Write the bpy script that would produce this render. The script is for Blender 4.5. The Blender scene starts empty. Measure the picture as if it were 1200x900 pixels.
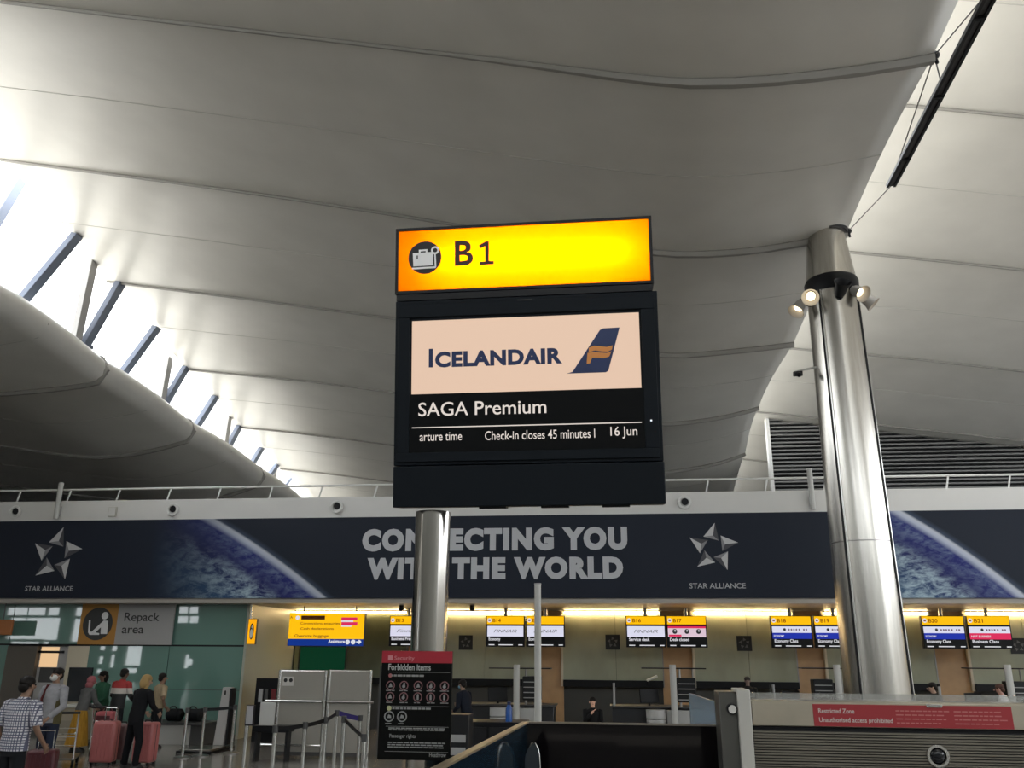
import bpy, bmesh, math, random
from mathutils import Vector, Matrix
random.seed(7)
R_ = math.radians
C = bpy.context.scene.collection
SC = bpy.context.scene

# ------------------------------------------------------------------ camera, light, exposure
F = 990.0; YAW, PITCH, ROLL = R_(7.0), R_(17.5), R_(0.4); CAMH = 2.15
cam = bpy.data.cameras.new('camera'); cam_o = bpy.data.objects.new('camera', cam); C.objects.link(cam_o)
cam.sensor_width = 36; cam.lens = F/1200*36; cam.clip_end = 400; cam.clip_start = .05
cam_o.matrix_world = Matrix.Translation((0, 0, CAMH)) @ Matrix.Rotation(YAW, 4, 'Z') @ Matrix.Rotation(math.pi/2+PITCH, 4, 'X') @ Matrix.Rotation(ROLL, 4, 'Z')
SC.camera = cam_o
w = bpy.data.worlds.new('world'); SC.world = w; w.use_nodes = True
bg = w.node_tree.nodes['Background']; bg.inputs[0].default_value = (.93, .97, 1.0, 1); bg.inputs[1].default_value = 4.7
vs = SC.view_settings; vs.view_transform = 'Standard'; vs.look = 'None'; vs.gamma = 1; vs.exposure = 0.0; vs.use_curve_mapping = False
sun = bpy.data.lights.new('sun', 'SUN'); sun.energy = 16; sun.angle = R_(1); sun.color = (1, .96, .9)
sun_o = bpy.data.objects.new('sun', sun); C.objects.link(sun_o); sun_o.rotation_euler = Vector((-.45, .25, -1)).to_track_quat('-Z', 'Y').to_euler()

# ------------------------------------------------------------------ pixel <-> place
def raydir(px, py):
    x, y, z = px-600.0, 450.0-py, -F
    c, s = math.cos(ROLL), math.sin(ROLL); x, y = c*x-s*y, s*x+c*y
    a = math.pi/2+PITCH; c, s = math.cos(a), math.sin(a); y, z = c*y-s*z, s*y+c*z
    c, s = math.cos(YAW), math.sin(YAW); x, y = c*x-s*y, s*x+c*y
    return Vector((x, y, z))
def at(px, py, Y):
    d = raydir(px, py); k = Y/d.y
    return Vector((d.x*k, Y, CAMH+d.z*k))
def atz(px, py, Z=0.0):
    d = raydir(px, py); k = (Z-CAMH)/d.z
    return Vector((d.x*k, d.y*k, Z))
class Pl:
    def __init__(s, o, R=(1, 0, 0), U=(0, 0, 1)):
        s.o = Vector(o); s.R = Vector(R).normalized(); s.U = Vector(U).normalized(); s.N = s.R.cross(s.U)
    def uv(s, px, py):
        d = raydir(px, py); c = Vector((0, 0, CAMH)); k = (s.o-c).dot(s.N)/d.dot(s.N)
        q = c+d*k-s.o
        return q.dot(s.R), q.dot(s.U)
    def P(s, u, v, d=0.0): return s.o+s.R*u+s.U*v+s.N*d
def PY(Y): return Pl((0, Y, 0))

# ------------------------------------------------------------------ materials
MATS = {}
def M(name, col, rough=.5, metal=0, emit=0, noise=0, nscale=6, spec=.5, alpha=1, trans=0, stretch=None, bump=0, aniso=0, ecol=None):
    if name in MATS: return MATS[name]
    m = bpy.data.materials.new(name); m.use_nodes = True; MATS[name] = m
    nt = m.node_tree; b = nt.nodes['Principled BSDF']
    if rough >= .55 and spec == .5: spec = .18
    c = (*col, 1); b.inputs['Base Color'].default_value = c
    b.inputs['Roughness'].default_value = rough; b.inputs['Metallic'].default_value = metal
    b.inputs['Specular IOR Level'].default_value = spec; b.inputs['Alpha'].default_value = alpha
    b.inputs['Transmission Weight'].default_value = trans
    if emit:
        b.inputs['Emission Color'].default_value = (*(ecol or col), 1); b.inputs['Emission Strength'].default_value = emit
        b.inputs['Base Color'].default_value = tuple(v*.15 for v in col)+(1,); b.inputs['Specular IOR Level'].default_value = .15
    if noise or bump:
        tc = nt.nodes.new('ShaderNodeTexCoord'); mp = nt.nodes.new('ShaderNodeMapping'); nz = nt.nodes.new('ShaderNodeTexNoise')
        nz.inputs['Scale'].default_value = nscale; nz.inputs['Detail'].default_value = 5
        if stretch: mp.inputs['Scale'].default_value = stretch
        nt.links.new(tc.outputs['Object'], mp.inputs[0]); nt.links.new(mp.outputs[0], nz.inputs['Vector'])
        if noise:
            rp = nt.nodes.new('ShaderNodeValToRGB')
            rp.color_ramp.elements[0].position = .3; rp.color_ramp.elements[1].position = .7
            rp.color_ramp.elements[0].color = tuple(max(0, v*(1-noise)) for v in col)+(1,)
            rp.color_ramp.elements[1].color = tuple(min(1, v*(1+noise)) for v in col)+(1,)
            nt.links.new(nz.outputs[0], rp.inputs[0]); nt.links.new(rp.outputs[0], b.inputs['Base Color'])
        if bump:
            bp = nt.nodes.new('ShaderNodeBump'); bp.inputs['Strength'].default_value = bump; bp.inputs['Distance'].default_value = .02
            nt.links.new(nz.outputs[0], bp.inputs['Height']); nt.links.new(bp.outputs[0], b.inputs['Normal'])
    return m
roofm = M('roof_membrane', (.60, .585, .545), .34, noise=.05, nscale=.8, spec=.5)
seamm = M('roof_seam', (.27, .26, .24), .5)
seamthin = M('roof_seam_thin', (.45, .44, .41), .5)
steel = M('brushed_steel', (.56, .54, .50), .26, 1, noise=.10, nscale=3, stretch=(6, 6, .25))
steel_d = M('dark_steel', (.30, .29, .28), .3, 1, noise=.1, nscale=5)
chrome = M('chrome', (.62, .62, .60), .22, 1)
black = M('black_plastic', (.007, .0075, .009), .4, spec=.2)
blackm = M('black_metal', (.013, .0135, .015), .45, spec=.25)
navyblk = M('sign_housing', (.005, .008, .012), .5, spec=.15)
white = M('white_paint', (.72, .72, .70), .45)
parap = M('parapet_paint', (.66, .65, .63), .5, noise=.03, nscale=1)
grey = M('grey_paint', (.34, .34, .34), .5)
lgrey = M('light_grey', (.48, .48, .46), .45)
dgrey = M('dark_grey', (.07, .07, .07), .5, spec=.3)
olive = M('olive_glass_panel', (.37, .385, .29), .16, noise=.14, nscale=1.3, stretch=(1, 1, .5), spec=.5)
dolive = M('dark_olive_panel', (.075, .095, .062), .2, noise=.2, nscale=1.5)
teal = M('teal_glass_panel', (.135, .25, .215), .02, spec=1.0)
brown = M('brown_wood', (.50, .31, .155), .4, noise=.1, nscale=3)
floor_m = M('floor_tile', (.24, .225, .205), .16, noise=.08, nscale=2)
red = M('sign_red', (.36, .012, .022), .4)
ywl = M('lit_yellow', (1, .52, .004), .4, emit=1.0)
wlit = M('lit_white', (.9, .92, 1), .4, emit=.95)
def lit(name, col, s=1.0): return M('lit_'+name, col, .4, emit=s)
txtw = M('print_white', (.75, .75, .75), .5)
txtk = M('print_black', (.012, .012, .012), .5)

# ------------------------------------------------------------------ mesh builder
WLOC = {}
class MB:
    def __init__(s): s.bm = bmesh.new()
    def vs(s, pts): return [s.bm.verts.new(p) for p in pts]
    def face(s, v):
        try: return s.bm.faces.new(v)
        except ValueError: return None
    def hexa(s, p):      # 8 points, bottom 4 then top 4
        v = s.vs(p)
        for f in ((0, 3, 2, 1), (4, 5, 6, 7), (0, 1, 5, 4), (1, 2, 6, 5), (2, 3, 7, 6), (3, 0, 4, 7)): s.face([v[i] for i in f])
        return s
    def box(s, c, d, rz=0, rx=0, ry=0):
        m = Matrix.Rotation(rz, 3, 'Z') @ Matrix.Rotation(ry, 3, 'Y') @ Matrix.Rotation(rx, 3, 'X'); x, y, z = d[0]/2, d[1]/2, d[2]/2
        return s.hexa([Vector(c)+m @ Vector(q) for q in ((-x, -y, -z), (x, -y, -z), (x, y, -z), (-x, y, -z), (-x, -y, z), (x, -y, z), (x, y, z), (-x, y, z))])
    def mm(s, a, b):     # box from min to max
        return s.box([(a[i]+b[i])/2 for i in range(3)], [abs(b[i]-a[i]) for i in range(3)])
    def slab(s, pl, u0, v0, u1, v1, d0, d1):
        return s.hexa([pl.P(u0, v0, d0), pl.P(u1, v0, d0), pl.P(u1, v0, d1), pl.P(u0, v0, d1), pl.P(u0, v1, d0), pl.P(u1, v1, d0), pl.P(u1, v1, d1), pl.P(u0, v1, d1)])
    def poly(s, pl, pts, d0, d1):
        a = s.vs([pl.P(u, v, d0) for u, v in pts]); b = s.vs([pl.P(u, v, d1) for u, v in pts]); n = len(pts)
        s.face(a); s.face(b[::-1])
        for i in range(n): s.face([a[i], a[(i+1) % n], b[(i+1) % n], b[i]])
        return s
    def disc(s, pl, u, v, r, d0, d1, seg=24, ry=None):
        ry = ry or r
        return s.poly(pl, [(u+r*math.cos(2*math.pi*i/seg), v+ry*math.sin(2*math.pi*i/seg)) for i in range(seg)], d0, d1)
    def ring(s, pl, u, v, r0, r1, d0, d1, seg=24):
        for i in range(seg):
            a, b = 2*math.pi*i/seg, 2*math.pi*(i+1)/seg
            s.poly(pl, [(u+r0*math.cos(a), v+r0*math.sin(a)), (u+r1*math.cos(a), v+r1*math.sin(a)), (u+r1*math.cos(b), v+r1*math.sin(b)), (u+r0*math.cos(b), v+r0*math.sin(b))], d0, d1)
        return s
    def tube(s, pts, r, seg=10, caps=True):
        pts = [Vector(p) for p in pts]; n = len(pts); rs = r if isinstance(r, (list, tuple)) else [r]*n
        prev = None; rings = []
        for i, p in enumerate(pts):
            t = (pts[min(i+1, n-1)]-pts[max(i-1, 0)]).normalized()
            if prev is None:
                a = t.cross(Vector((0, 0, 1)) if abs(t.z) < .9 else Vector((1, 0, 0))).normalized()
            else:
                a = (prev-t*prev.dot(t)).normalized()
            prev = a; b = t.cross(a)
            rr = rs[i]; rx, ry = rr if isinstance(rr, tuple) else (rr, rr)
            rings.append(s.vs([p+a*rx*math.cos(2*math.pi*k/seg)+b*ry*math.sin(2*math.pi*k/seg) for k in range(seg)]))
        for A, B in zip(rings, rings[1:]):
            for k in range(seg): s.face([A[k], A[(k+1) % seg], B[(k+1) % seg], B[k]])
        if caps: s.face(rings[0][::-1]); s.face(rings[-1])
        return s
    def loft(s, rings, seg=16, T=None):   # rings: (x,y,z,rx,ry) level ellipses
        R = []
        for x, y, z, rx, ry in rings:
            R.append(s.vs([(T or (lambda q: q))(Vector((x+rx*math.cos(2*math.pi*k/seg), y+ry*math.sin(2*math.pi*k/seg), z))) for k in range(seg)]))
        for A, B in zip(R, R[1:]):
            for k in range(seg): s.face([A[k], A[(k+1) % seg], B[(k+1) % seg], B[k]])
        s.face(R[0][::-1]); s.face(R[-1]); return s
    def ell(s, c, r, u=14, v=10, m=None):
        r = r if isinstance(r, (tuple, list)) else (r, r, r)
        mat = Matrix.Translation(Vector(c)) @ (m.to_4x4() if m else Matrix.Identity(4)) @ Matrix.Diagonal((*r, 1))
        bmesh.ops.create_uvsphere(s.bm, u_segments=u, v_segments=v, radius=1, matrix=mat); return s
    def text(s, pl, body, u0, v0, cap, u1=None, width=None, d=.002, bold=0, shear=0, align='L', spacing=1, thick=0.0):
        me = text_mesh(body, bold, shear, spacing)
        xs = [q.co.x for q in me.vertices]; x0, x1 = min(xs), max(xs); sy = cap/CAPH
        if u1 is not None: sx = (u1-u0)/(x1-x0)
        elif width is not None: sx = width/(x1-x0)
        else: sx = sy
        if align == 'C': off = u0-(x0+x1)/2*sx
        elif align == 'R': off = u0-x1*sx
        else: off = u0-x0*sx
        v = s.vs([pl.P(off+q.co.x*sx, v0+q.co.y*sy, d) for q in me.vertices])
        for p in me.polygons: s.face([v[i] for i in p.vertices])
        bpy.data.meshes.remove(me); return s
    def build(s, name, mat, parent=None, smooth=True, bevel=0, recalc=True, ang=35):
        bm = s.bm
        if recalc: bmesh.ops.recalc_face_normals(bm, faces=bm.faces)
        if parent is not None:
            L = WLOC.get(parent.name, Vector()); 
            for v in bm.verts: v.co -= L
        if smooth:
            for f in bm.faces: f.smooth = True
            for e in bm.edges:
                if len(e.link_faces) == 2:
                    if e.calc_face_angle(3.0) > R_(ang): e.smooth = False
        me = bpy.data.meshes.new(name); bm.to_mesh(me); bm.free()
        for m_ in (mat if isinstance(mat, (list, tuple)) else [mat]): me.materials.append(m_)
        o = bpy.data.objects.new(name, me); C.objects.link(o)
        if parent is not None:
            o.parent = parent; WLOC[o.name] = WLOC.get(parent.name, Vector())
        if bevel:
            b = o.modifiers.new('b', 'BEVEL'); b.width = bevel; b.segments = 2; b.limit_method = 'ANGLE'; b.angle_limit = R_(40)
        return o
def text_mesh(body, bold, shear, spacing=1):
    cu = bpy.data.curves.new('t', 'FONT'); cu.body = body; cu.size = 1; cu.offset = bold; cu.shear = shear; cu.space_character = spacing; cu.resolution_u = 4
    ob = bpy.data.objects.new('t', cu); me = bpy.data.meshes.new_from_object(ob)
    bpy.data.objects.remove(ob); bpy.data.curves.remove(cu); return me
_m = text_mesh('H', 0, 0); CAPH = max(v.co.y for v in _m.vertices); bpy.data.meshes.remove(_m)

def thing(name, label, cat, loc=(0, 0, 0), group=None):
    o = bpy.data.objects.new(name, None); C.objects.link(o); o.empty_display_size = .1
    o.location = loc; WLOC[o.name] = Vector(loc); o['label'] = label; o['category'] = cat
    if group: o['group'] = group
    return o
def tag(o, label, cat, group=None):
    o['label'] = label; o['category'] = cat
    if group: o['group'] = group
    return o
def struct(o): o['kind'] = 'structure'; return o
def copy_tree(o, parent=None):
    c = o.copy(); C.objects.link(c); WLOC[c.name] = Vector()
    if parent: c.parent = parent
    for ch in list(o.children): copy_tree(ch, c)
    return c
ORD = ['first', 'second', 'third', 'fourth', 'fifth', 'sixth', 'seventh', 'eighth', 'ninth', 'tenth', 'eleventh', 'twelfth', 'thirteenth', 'fourteenth', 'fifteenth', 'sixteenth', 'seventeenth', 'eighteenth', 'nineteenth', 'twentieth']

# ------------------------------------------------------------------ floor and walls
YB, YBW, YG = 21.0, 25.0, 21.7          # banner front, check-in back wall, repack glass wall
ZS = at(0, 701, YB).z                    # soffit level
ZB = at(600, 604, YB).z                  # top of the banner
ZP = at(600, 579, YB).z                  # top of the parapet
struct(MB().mm((-76, -16, -.3), (40, 60, 0)).build('floor', floor_m))
XL, XR = -74.0, 30.0
XG = at(284, 800, YG).x                  # corner where the repack glass ends
# parapet band above the banner, its deck and the soffit
struct(MB().mm((XL, YB+.06, ZS), (XR, YB+.45, ZP)).build('trim_parapet', parap, bevel=.02))
struct(MB().mm((XL, YB+.45, ZP-.35), (XR, 60, ZP-.1)).build('ceiling_deck', grey))
struct(MB().mm((XL, YB+.06, ZS-.12), (XR, YBW+.3, ZS-.005)).build('ceiling_soffit', M('soffit_paint', (.38, .35, .31), .35)))
struct(MB().mm((XL, YBW+.2, 0), (XR, YBW+.5, ZP-.35)).build('wall_back', M('rear_wall', (.05, .05, .045), .5)))
struct(MB().mm((XL-.3, -15, 0), (XL, 60, 16)).build('wall_left', lgrey))
struct(MB().mm((XR, -15, 0), (XR+.3, 60, 5.5)).build('wall_right', lgrey))  # kept low so light enters above it and brightens the roof lip
struct(MB().mm((-34.6, -15, 6.2), (-34.3, 43, 15)).build('wall_light_block', lgrey))  # unseen strip added to block light from the outer left roof gaps
struct(MB().mm((XL, 43, 0), (XR, 43.3, 16)).build('wall_far', grey))  # stands short of the roof end to block light from the far gaps

# ------------------------------------------------------------------ roof: three repeated wave shells
PIX = [(10.5, [(20, 2), (200, 24), (400, 47), (600, 71), (720, 87), (770, 93), (800, 96), (850, 95), (920, 91), (1010, 80), (1060, 73), (1093, 66)]),
       (16.0, [(0, 186), (60, 194), (200, 212), (330, 230), (460, 250), (600, 273), (700, 287), (770, 295), (800, 297), (850, 295), (900, 290), (950, 281), (992, 272)]),
       (21.5, [(125, 329), (188, 337), (280, 348), (370, 360), (460, 372), (600, 392), (700, 405), (765, 414), (790, 416), (840, 412), (890, 407), (930, 402)]),
       (27.0, [(217, 432), (277, 438), (370, 447), (460, 459), (600, 477), (700, 489), (755, 495), (785, 496), (830, 491), (865, 484), (889, 477)]),
       (32.5, [(278, 500), (322, 504), (400, 513), (460, 521), (600, 538), (700, 548), (755, 553), (785, 552), (830, 545), (855, 538), (873, 531)])]
def resample(pts, n):
    d = [0]
    for a, b in zip(pts, pts[1:]): d.append(d[-1]+math.dist(a, b))
    out = []
    for i in range(n):
        t = d[-1]*i/(n-1); k = 0
        while k < len(d)-2 and d[k+1] < t: k += 1
        f = (t-d[k])/max(1e-9, d[k+1]-d[k])
        out.append((pts[k][0]*(1-f)+pts[k+1][0]*f, pts[k][1]*(1-f)+pts[k+1][1]*f))
    return out
ST = []
for Y, px in PIX:
    p = [(q.x, q.z) for q in (at(a, b, Y) for a, b in px)]
    if Y == 10.5: p = [(-14.2, 13.45)]+p
    ST.append((Y, resample(p, 64)))
for it in range(2):      # smooth each profile a little
    for k, (Y, p) in enumerate(ST):
        ST[k] = (Y, [p[0]]+[((a[0]+2*b[0]+c[0])/4, (a[1]+2*b[1]+c[1])/4) for a, b, c in zip(p, p[1:], p[2:])]+[p[-1]])
def shifted(p, dx, dz): return [(a+dx, b+dz) for a, b in p]
near = ST[0][1]
ST = [(Y, shifted(near, 0, dz)) for Y, dz in ((-11.5, .3), (-6, .3), (-.5, .25), (5, .15))]+ST
l1, l2 = ST[-1][1], ST[-2][1]
for i, Y in enumerate((38, 43.5, 49, 54.5, 60)):
    ST.append((Y, [(a[0]+(a[0]-b[0])*.6*(i+1), a[1]-(.62*(i+1))) for a, b in zip(l1, l2)]))
def cr(p0, p1, p2, p3, t): return .5*((2*p1)+(-p0+p2)*t+(2*p0-5*p1+4*p2-p3)*t*t+(-p0+3*p1-3*p2+p3)*t**3)
SUB = 6
def shell(name, dx, dz, rim=False):
    prof = [(Y, shifted(p, dx, dz(Y))) for Y, p in ST]
    if rim:
        prof = [(Y, p+[(p[-1][0]+r*.42*math.sin(a), p[-1][1]+.42*(1-math.cos(a))) for a, r in ((R_(30), 1), (R_(60), 1), (R_(90), 1), (R_(120), 1), (R_(150), 1), (R_(175), 1))]) for Y, p in prof]
    mb = MB(); rows = []
    n = len(prof)
    for k in range(n-1):
        q = [prof[max(0, k-1)], prof[k], prof[k+1], prof[min(n-1, k+2)]]
        for j in range(SUB):
            t = j/SUB
            # each bay of membrane is stretched tight: it sags very slightly up between the seams
            rows.append([(cr(q[0][1][i][0], q[1][1][i][0], q[2][1][i][0], q[3][1][i][0], t), q[1][0]*(1-t)+q[2][0]*t,
                          cr(q[0][1][i][1], q[1][1][i][1], q[2][1][i][1], q[3][1][i][1], t)+.10*math.sin(math.pi*t)**1.0) for i in range(len(q[1][1]))])
    rows.append([(x, prof[-1][0], z) for x, z in prof[-1][1]])
    V = [mb.vs(r) for r in rows]
    for A, B in zip(V, V[1:]):
        for i in range(len(A)-1): mb.face([A[i], A[i+1], B[i+1], B[i]])
    o = mb.build(name, roofm, ang=60)
    so = o.modifiers.new('s', 'SOLIDIFY'); so.thickness = .18; so.offset = 1.0
    struct(o)
    nrm = o.data.polygons[0].normal
    if nrm.z < 0: so.offset = -1.0
    for k in range(0, len(rows), SUB//2):
        r = rows[k]; major = (k % SUB == 0)
        if r[0][1] < 2 or r[0][1] > 50: continue
        rr = .036 if major else .012
        pts = r[::2]+[r[-1]]; MB().tube([(x, y, z-(.03 if major else .0)) for x, y, z in pts], [rr*(1+1.5*max(0, min(1, (i_/len(pts)-.6)*5))) if major else rr for i_ in range(len(pts))], 6).build('roof_seam', seamm if major else seamthin, o)
    return o
shell('ceiling', 0, lambda Y: 0)
shell('ceiling', -19.6, lambda Y: -.50-max(0, min(Y, 33)-22)*.045, rim=True)
shell('ceiling', -39.2, lambda Y: -.3)
shell('ceiling', -58.8, lambda Y: -.3)
shell('ceiling', 19.75, lambda Y: min(.25, max(.05, .05+(Y-16)*.012)))

# ------------------------------------------------------------------ repack glass wall with facade opposite (mirrored in the glass)
pg = PY(YG)
def cut_wall(name, pl, u0, u1, v0, v1, holes, mat, d0, d1):
    us = sorted({u0, u1}|{min(u1, max(u0, h[0])) for h in holes}|{min(u1, max(u0, h[2])) for h in holes})
    zs = sorted({v0, v1}|{min(v1, max(v0, h[1])) for h in holes}|{min(v1, max(v0, h[3])) for h in holes})
    mb = MB()
    for a, b in zip(us, us[1:]):
        run = None
        for c, d in list(zip(zs, zs[1:]))+[(None, None)]:
            hole = c is None or any(h[0] < (a+b)/2 < h[2] and h[1] < (c+d)/2 < h[3] for h in holes)
            if hole:
                if run: mb.slab(pl, a, run[0], b, run[1], d0, d1); run = None
            else: run = (run[0], d) if run else (c, d)
    return mb.build(name, mat, smooth=False)
YF = -15.0
pm = PY(2*YG-YF)                         # where the facade appears in the mirror
holes = []
for x0, y0, x1, y1 in ((9, 712, 17, 721), (18, 712, 54, 721), (57, 712, 70, 721), (12, 724, 52, 749), (55, 724, 68, 750), (12, 752, 47, 757), (50, 752, 58, 757),
                       (89, 712, 97, 722), (87, 725, 95, 752), (207, 711, 221, 719), (222, 711, 233, 719), (207, 722, 221, 730), (222, 722, 233, 730),
                       (116, 769, 121, 778), (117, 757, 124, 762), (131, 757, 138, 763), (130, 767, 134, 782), (113, 784, 119, 789),
                       (149, 757, 165, 780), (146, 783, 161, 789), (217, 767, 221, 783), (221, 772, 226, 780)):
    a = pm.uv(x0, y0); b = pm.uv(x1, y1); holes.append((a[0], b[1], b[0], a[1]))
holes.append((-8, 9.0, XR-6, 12.0))  # unseen wide upper opening, added to let in frontal light
pf = PY(YF)
struct(cut_wall('wall_front', pf, XL-6, XR, 0, 16, holes, M('facade_grey', (.30, .31, .30), .6), -.15, .15))
# upper and lower glass
def gpanel(x0, y0, x1, y1, name='wall_repack', mat=teal, d=.0, pl=pg):
    a = pl.uv(x0, y0); b = pl.uv(x1, y1); return struct(MB().slab(pl, a[0], max(0, b[1]), b[0], a[1], d-.05, d).build(name, mat, smooth=False))
zj = pg.uv(140, 756)[1]; zt = ZS-.12
gx = [XL, pg.uv(-60, 756)[0], pg.uv(10, 756)[0], pg.uv(105, 756)[0], pg.uv(199, 756)[0], XG]
for a, b, lo in ((gx[0], gx[1], 1), (gx[1], gx[2], 1), (gx[2], gx[3], 0), (gx[3], gx[4], 1), (gx[4], XG, 1)):
    struct(MB().slab(pg, a+.01, zj+.02, b-.01, zt, -.05, 0).build('wall_repack', teal, smooth=False))
    if lo: struct(MB().slab(pg, a+.01, .1, b-.01, zj-.02, -.05, 0).build('wall_repack', teal, smooth=False))
struct(MB().slab(pg, XL, 0, XG, .1, -.05, .02).build('baseboard_repack', dgrey))
struct(MB().slab(pg, XL, zj-.02, XG, zj+.02, -.06, -.01).build('trim_1', black))
zc = pg.uv(200, 808)[1]
struct(MB().slab(pg, gx[3], zc-.006, XG, zc+.006, 0, .004).build('trim_2', dgrey))
struct(MB().mm((XG-.04, YG-.03, 0), (XG+.03, YBW+.2, zt)).build('wall_return', M('pale_edge', (.4, .42, .36), .4)))
# doorway area behind the travellers
pd = PY(YG+.0)
def prect(mb, pl, x0, y0, x1, y1, d0, d1):
    a = pl.uv(x0, y0); b = pl.uv(x1, y1); mb.slab(pl, a[0], max(.0, b[1]), b[0], a[1], d0, d1); return mb
struct(prect(MB(), pd, 10, 757, 106, 870, -.25, -.2).build('door_recess', M('recess', (.25, .245, .24), .5)))
struct(prect(MB(), pd, 10, 757, 24, 880, -.2, .02).build('door_pillar', M('pillar_brown', (.09, .075, .06), .4)))
d1 = struct(prect(MB(), pd, 26, 757, 80, 880, -.2, -.12).build('door_1', M('door_grey', (.42, .41, .41), .4)))
prect(MB(), pd, 46, 758, 63, 782, -.12, -.11).build('door_window', M('lit_room', (1, .66, .36), .4, emit=.75), d1)
prect(MB(), pd, 44, 782, 61, 800, -.12, -.11).build('door_plate', dgrey, d1)
prect(MB(), pd, 34, 762.5, 72, 765.5, -.12, -.05).build('door_closer', black, d1)
struct(prect(MB(), pd, 81, 757, 87, 880, -.2, .01).build('door_frame', M('cream', (.62, .55, .42), .45)))
struct(prect(MB(), pd, 87, 757, 106, 782, -.2, -.1).build('window_1', M('lit_pane', (.95, .75, .45), .4, emit=.55)))
w2 = struct(prect(MB(), pd, 83, 782, 104, 822, -.1, .06).build('window_2', M('dark_pane', (.01, .013, .017), .08)))

# repack sign
ps = PY(YG-.12)
a = ps.uv(90, 755); b = ps.uv(206, 706)
t = thing('wall_sign', 'wide grey sign reading Repack area with an orange pictogram square', 'sign', ps.P((a[0]+b[0])/2, a[1], 0))
um = ps.uv(137, 730)[0]
MB().slab(ps, um, a[1], b[0], b[1], -.05, 0).build('sign_board', M('sign_grey', (.36, .355, .35), .5), t)
MB().slab(ps, a[0], a[1], um, b[1], -.05, 0).build('pictogram_panel', M('sign_ochre', (.42, .20, .035), .5), t)
c = ps.uv(114.5, 731); r = (um-a[0])*.40
MB().disc(ps, c[0], c[1], r, 0, .006, 40).build('pictogram_disc', M('print_charcoal', (.035, .035, .035), .5), t)
mb = MB(); q = lambda x, y: ps.uv(x, y)
mb.disc(ps, *q(123.3, 721.5), r*.23, .006, .011, 20)
mb.poly(ps, [q(122, 727), q(127, 727.5), q(125.6, 743), q(118, 743), q(118.5, 735), q(110, 743), q(107.5, 740.5)], .006, .011)
mb.poly(ps, [q(104.5, 726.5), q(106.4, 726.8), q(105.5, 740), q(116.5, 742), q(116.3, 744), q(105, 744), q(103.4, 741)], .006, .011)
mb.build('pictogram', txtw, t)
mb = MB(); e1 = q(145.5, 727.5); e2 = q(186.5, 727.5); cap = q(145, 718)[1]-e1[1]
mb.text(ps, 'Repack', e1[0], e1[1], cap, u1=e2[0], d=.004, shear=.0, bold=.01)
e1 = q(142.5, 742); e2 = q(168, 742); mb.text(ps, 'area', e1[0], e1[1], cap, u1=e2[0], d=.004, bold=.01)
mb.build('lettering', M('print_dark', (.03, .03, .03), .5), t)

# orange hanging sign at the edge and small lit yellow sign
ph = PY(YG-.5)
a = ph.uv(-30, 744); b = ph.uv(15, 726)
t = thing('hanging_sign', 'dull orange hanging sign cut off by the picture edge above the doors', 'sign', ph.P(b[0]-.3, a[1]))
MB().slab(ph, a[0], a[1], b[0], b[1], -.08, 0).build('sign_board', M('dull_orange', (.36, .13, .035), .5), t, bevel=.02)
MB().tube([ph.P(b[0]-.3, b[1], -.04), ph.P(b[0]-.3, zt, -.04)], .012).build('hanger', dgrey, t)
ph2 = PY(21.45)
a = ph2.uv(288.5, 755); b = ph2.uv(301.5, 725)
t = thing('projecting_sign', 'small lit yellow sign with a black and white pictogram at the glass corner', 'sign', ph2.P((a[0]+b[0])/2, a[1]))
MB().slab(ph2, a[0], a[1], b[0], b[1], -.08, -.003).build('sign_box', dgrey, t)
MB().slab(ph2, a[0]+.01, a[1]+.01, b[0]-.01, b[1]-.01, -.003, .002).build('lit_panel', M('lit_amber', (1, .42, .003), .4, emit=.95), t)
cx, cy = (a[0]+b[0])/2, (a[1]+b[1])/2
MB().disc(ph2, cx, cy, .055, .002, .006, 24, ry=.20).build('pictogram_field', txtk, t)
MB().disc(ph2, cx-.005, cy-.05, .04, .006, .01, 20, ry=.11).disc(ph2, cx+.005, cy+.11, .022, .006, .01, 14, ry=.04).build('pictogram', txtw, t)
MB().tube([ph2.P(cx-.08, b[1], -.04), ph2.P(cx-.08, zt, -.04)], .02).build('hanger', chrome, t)

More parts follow.
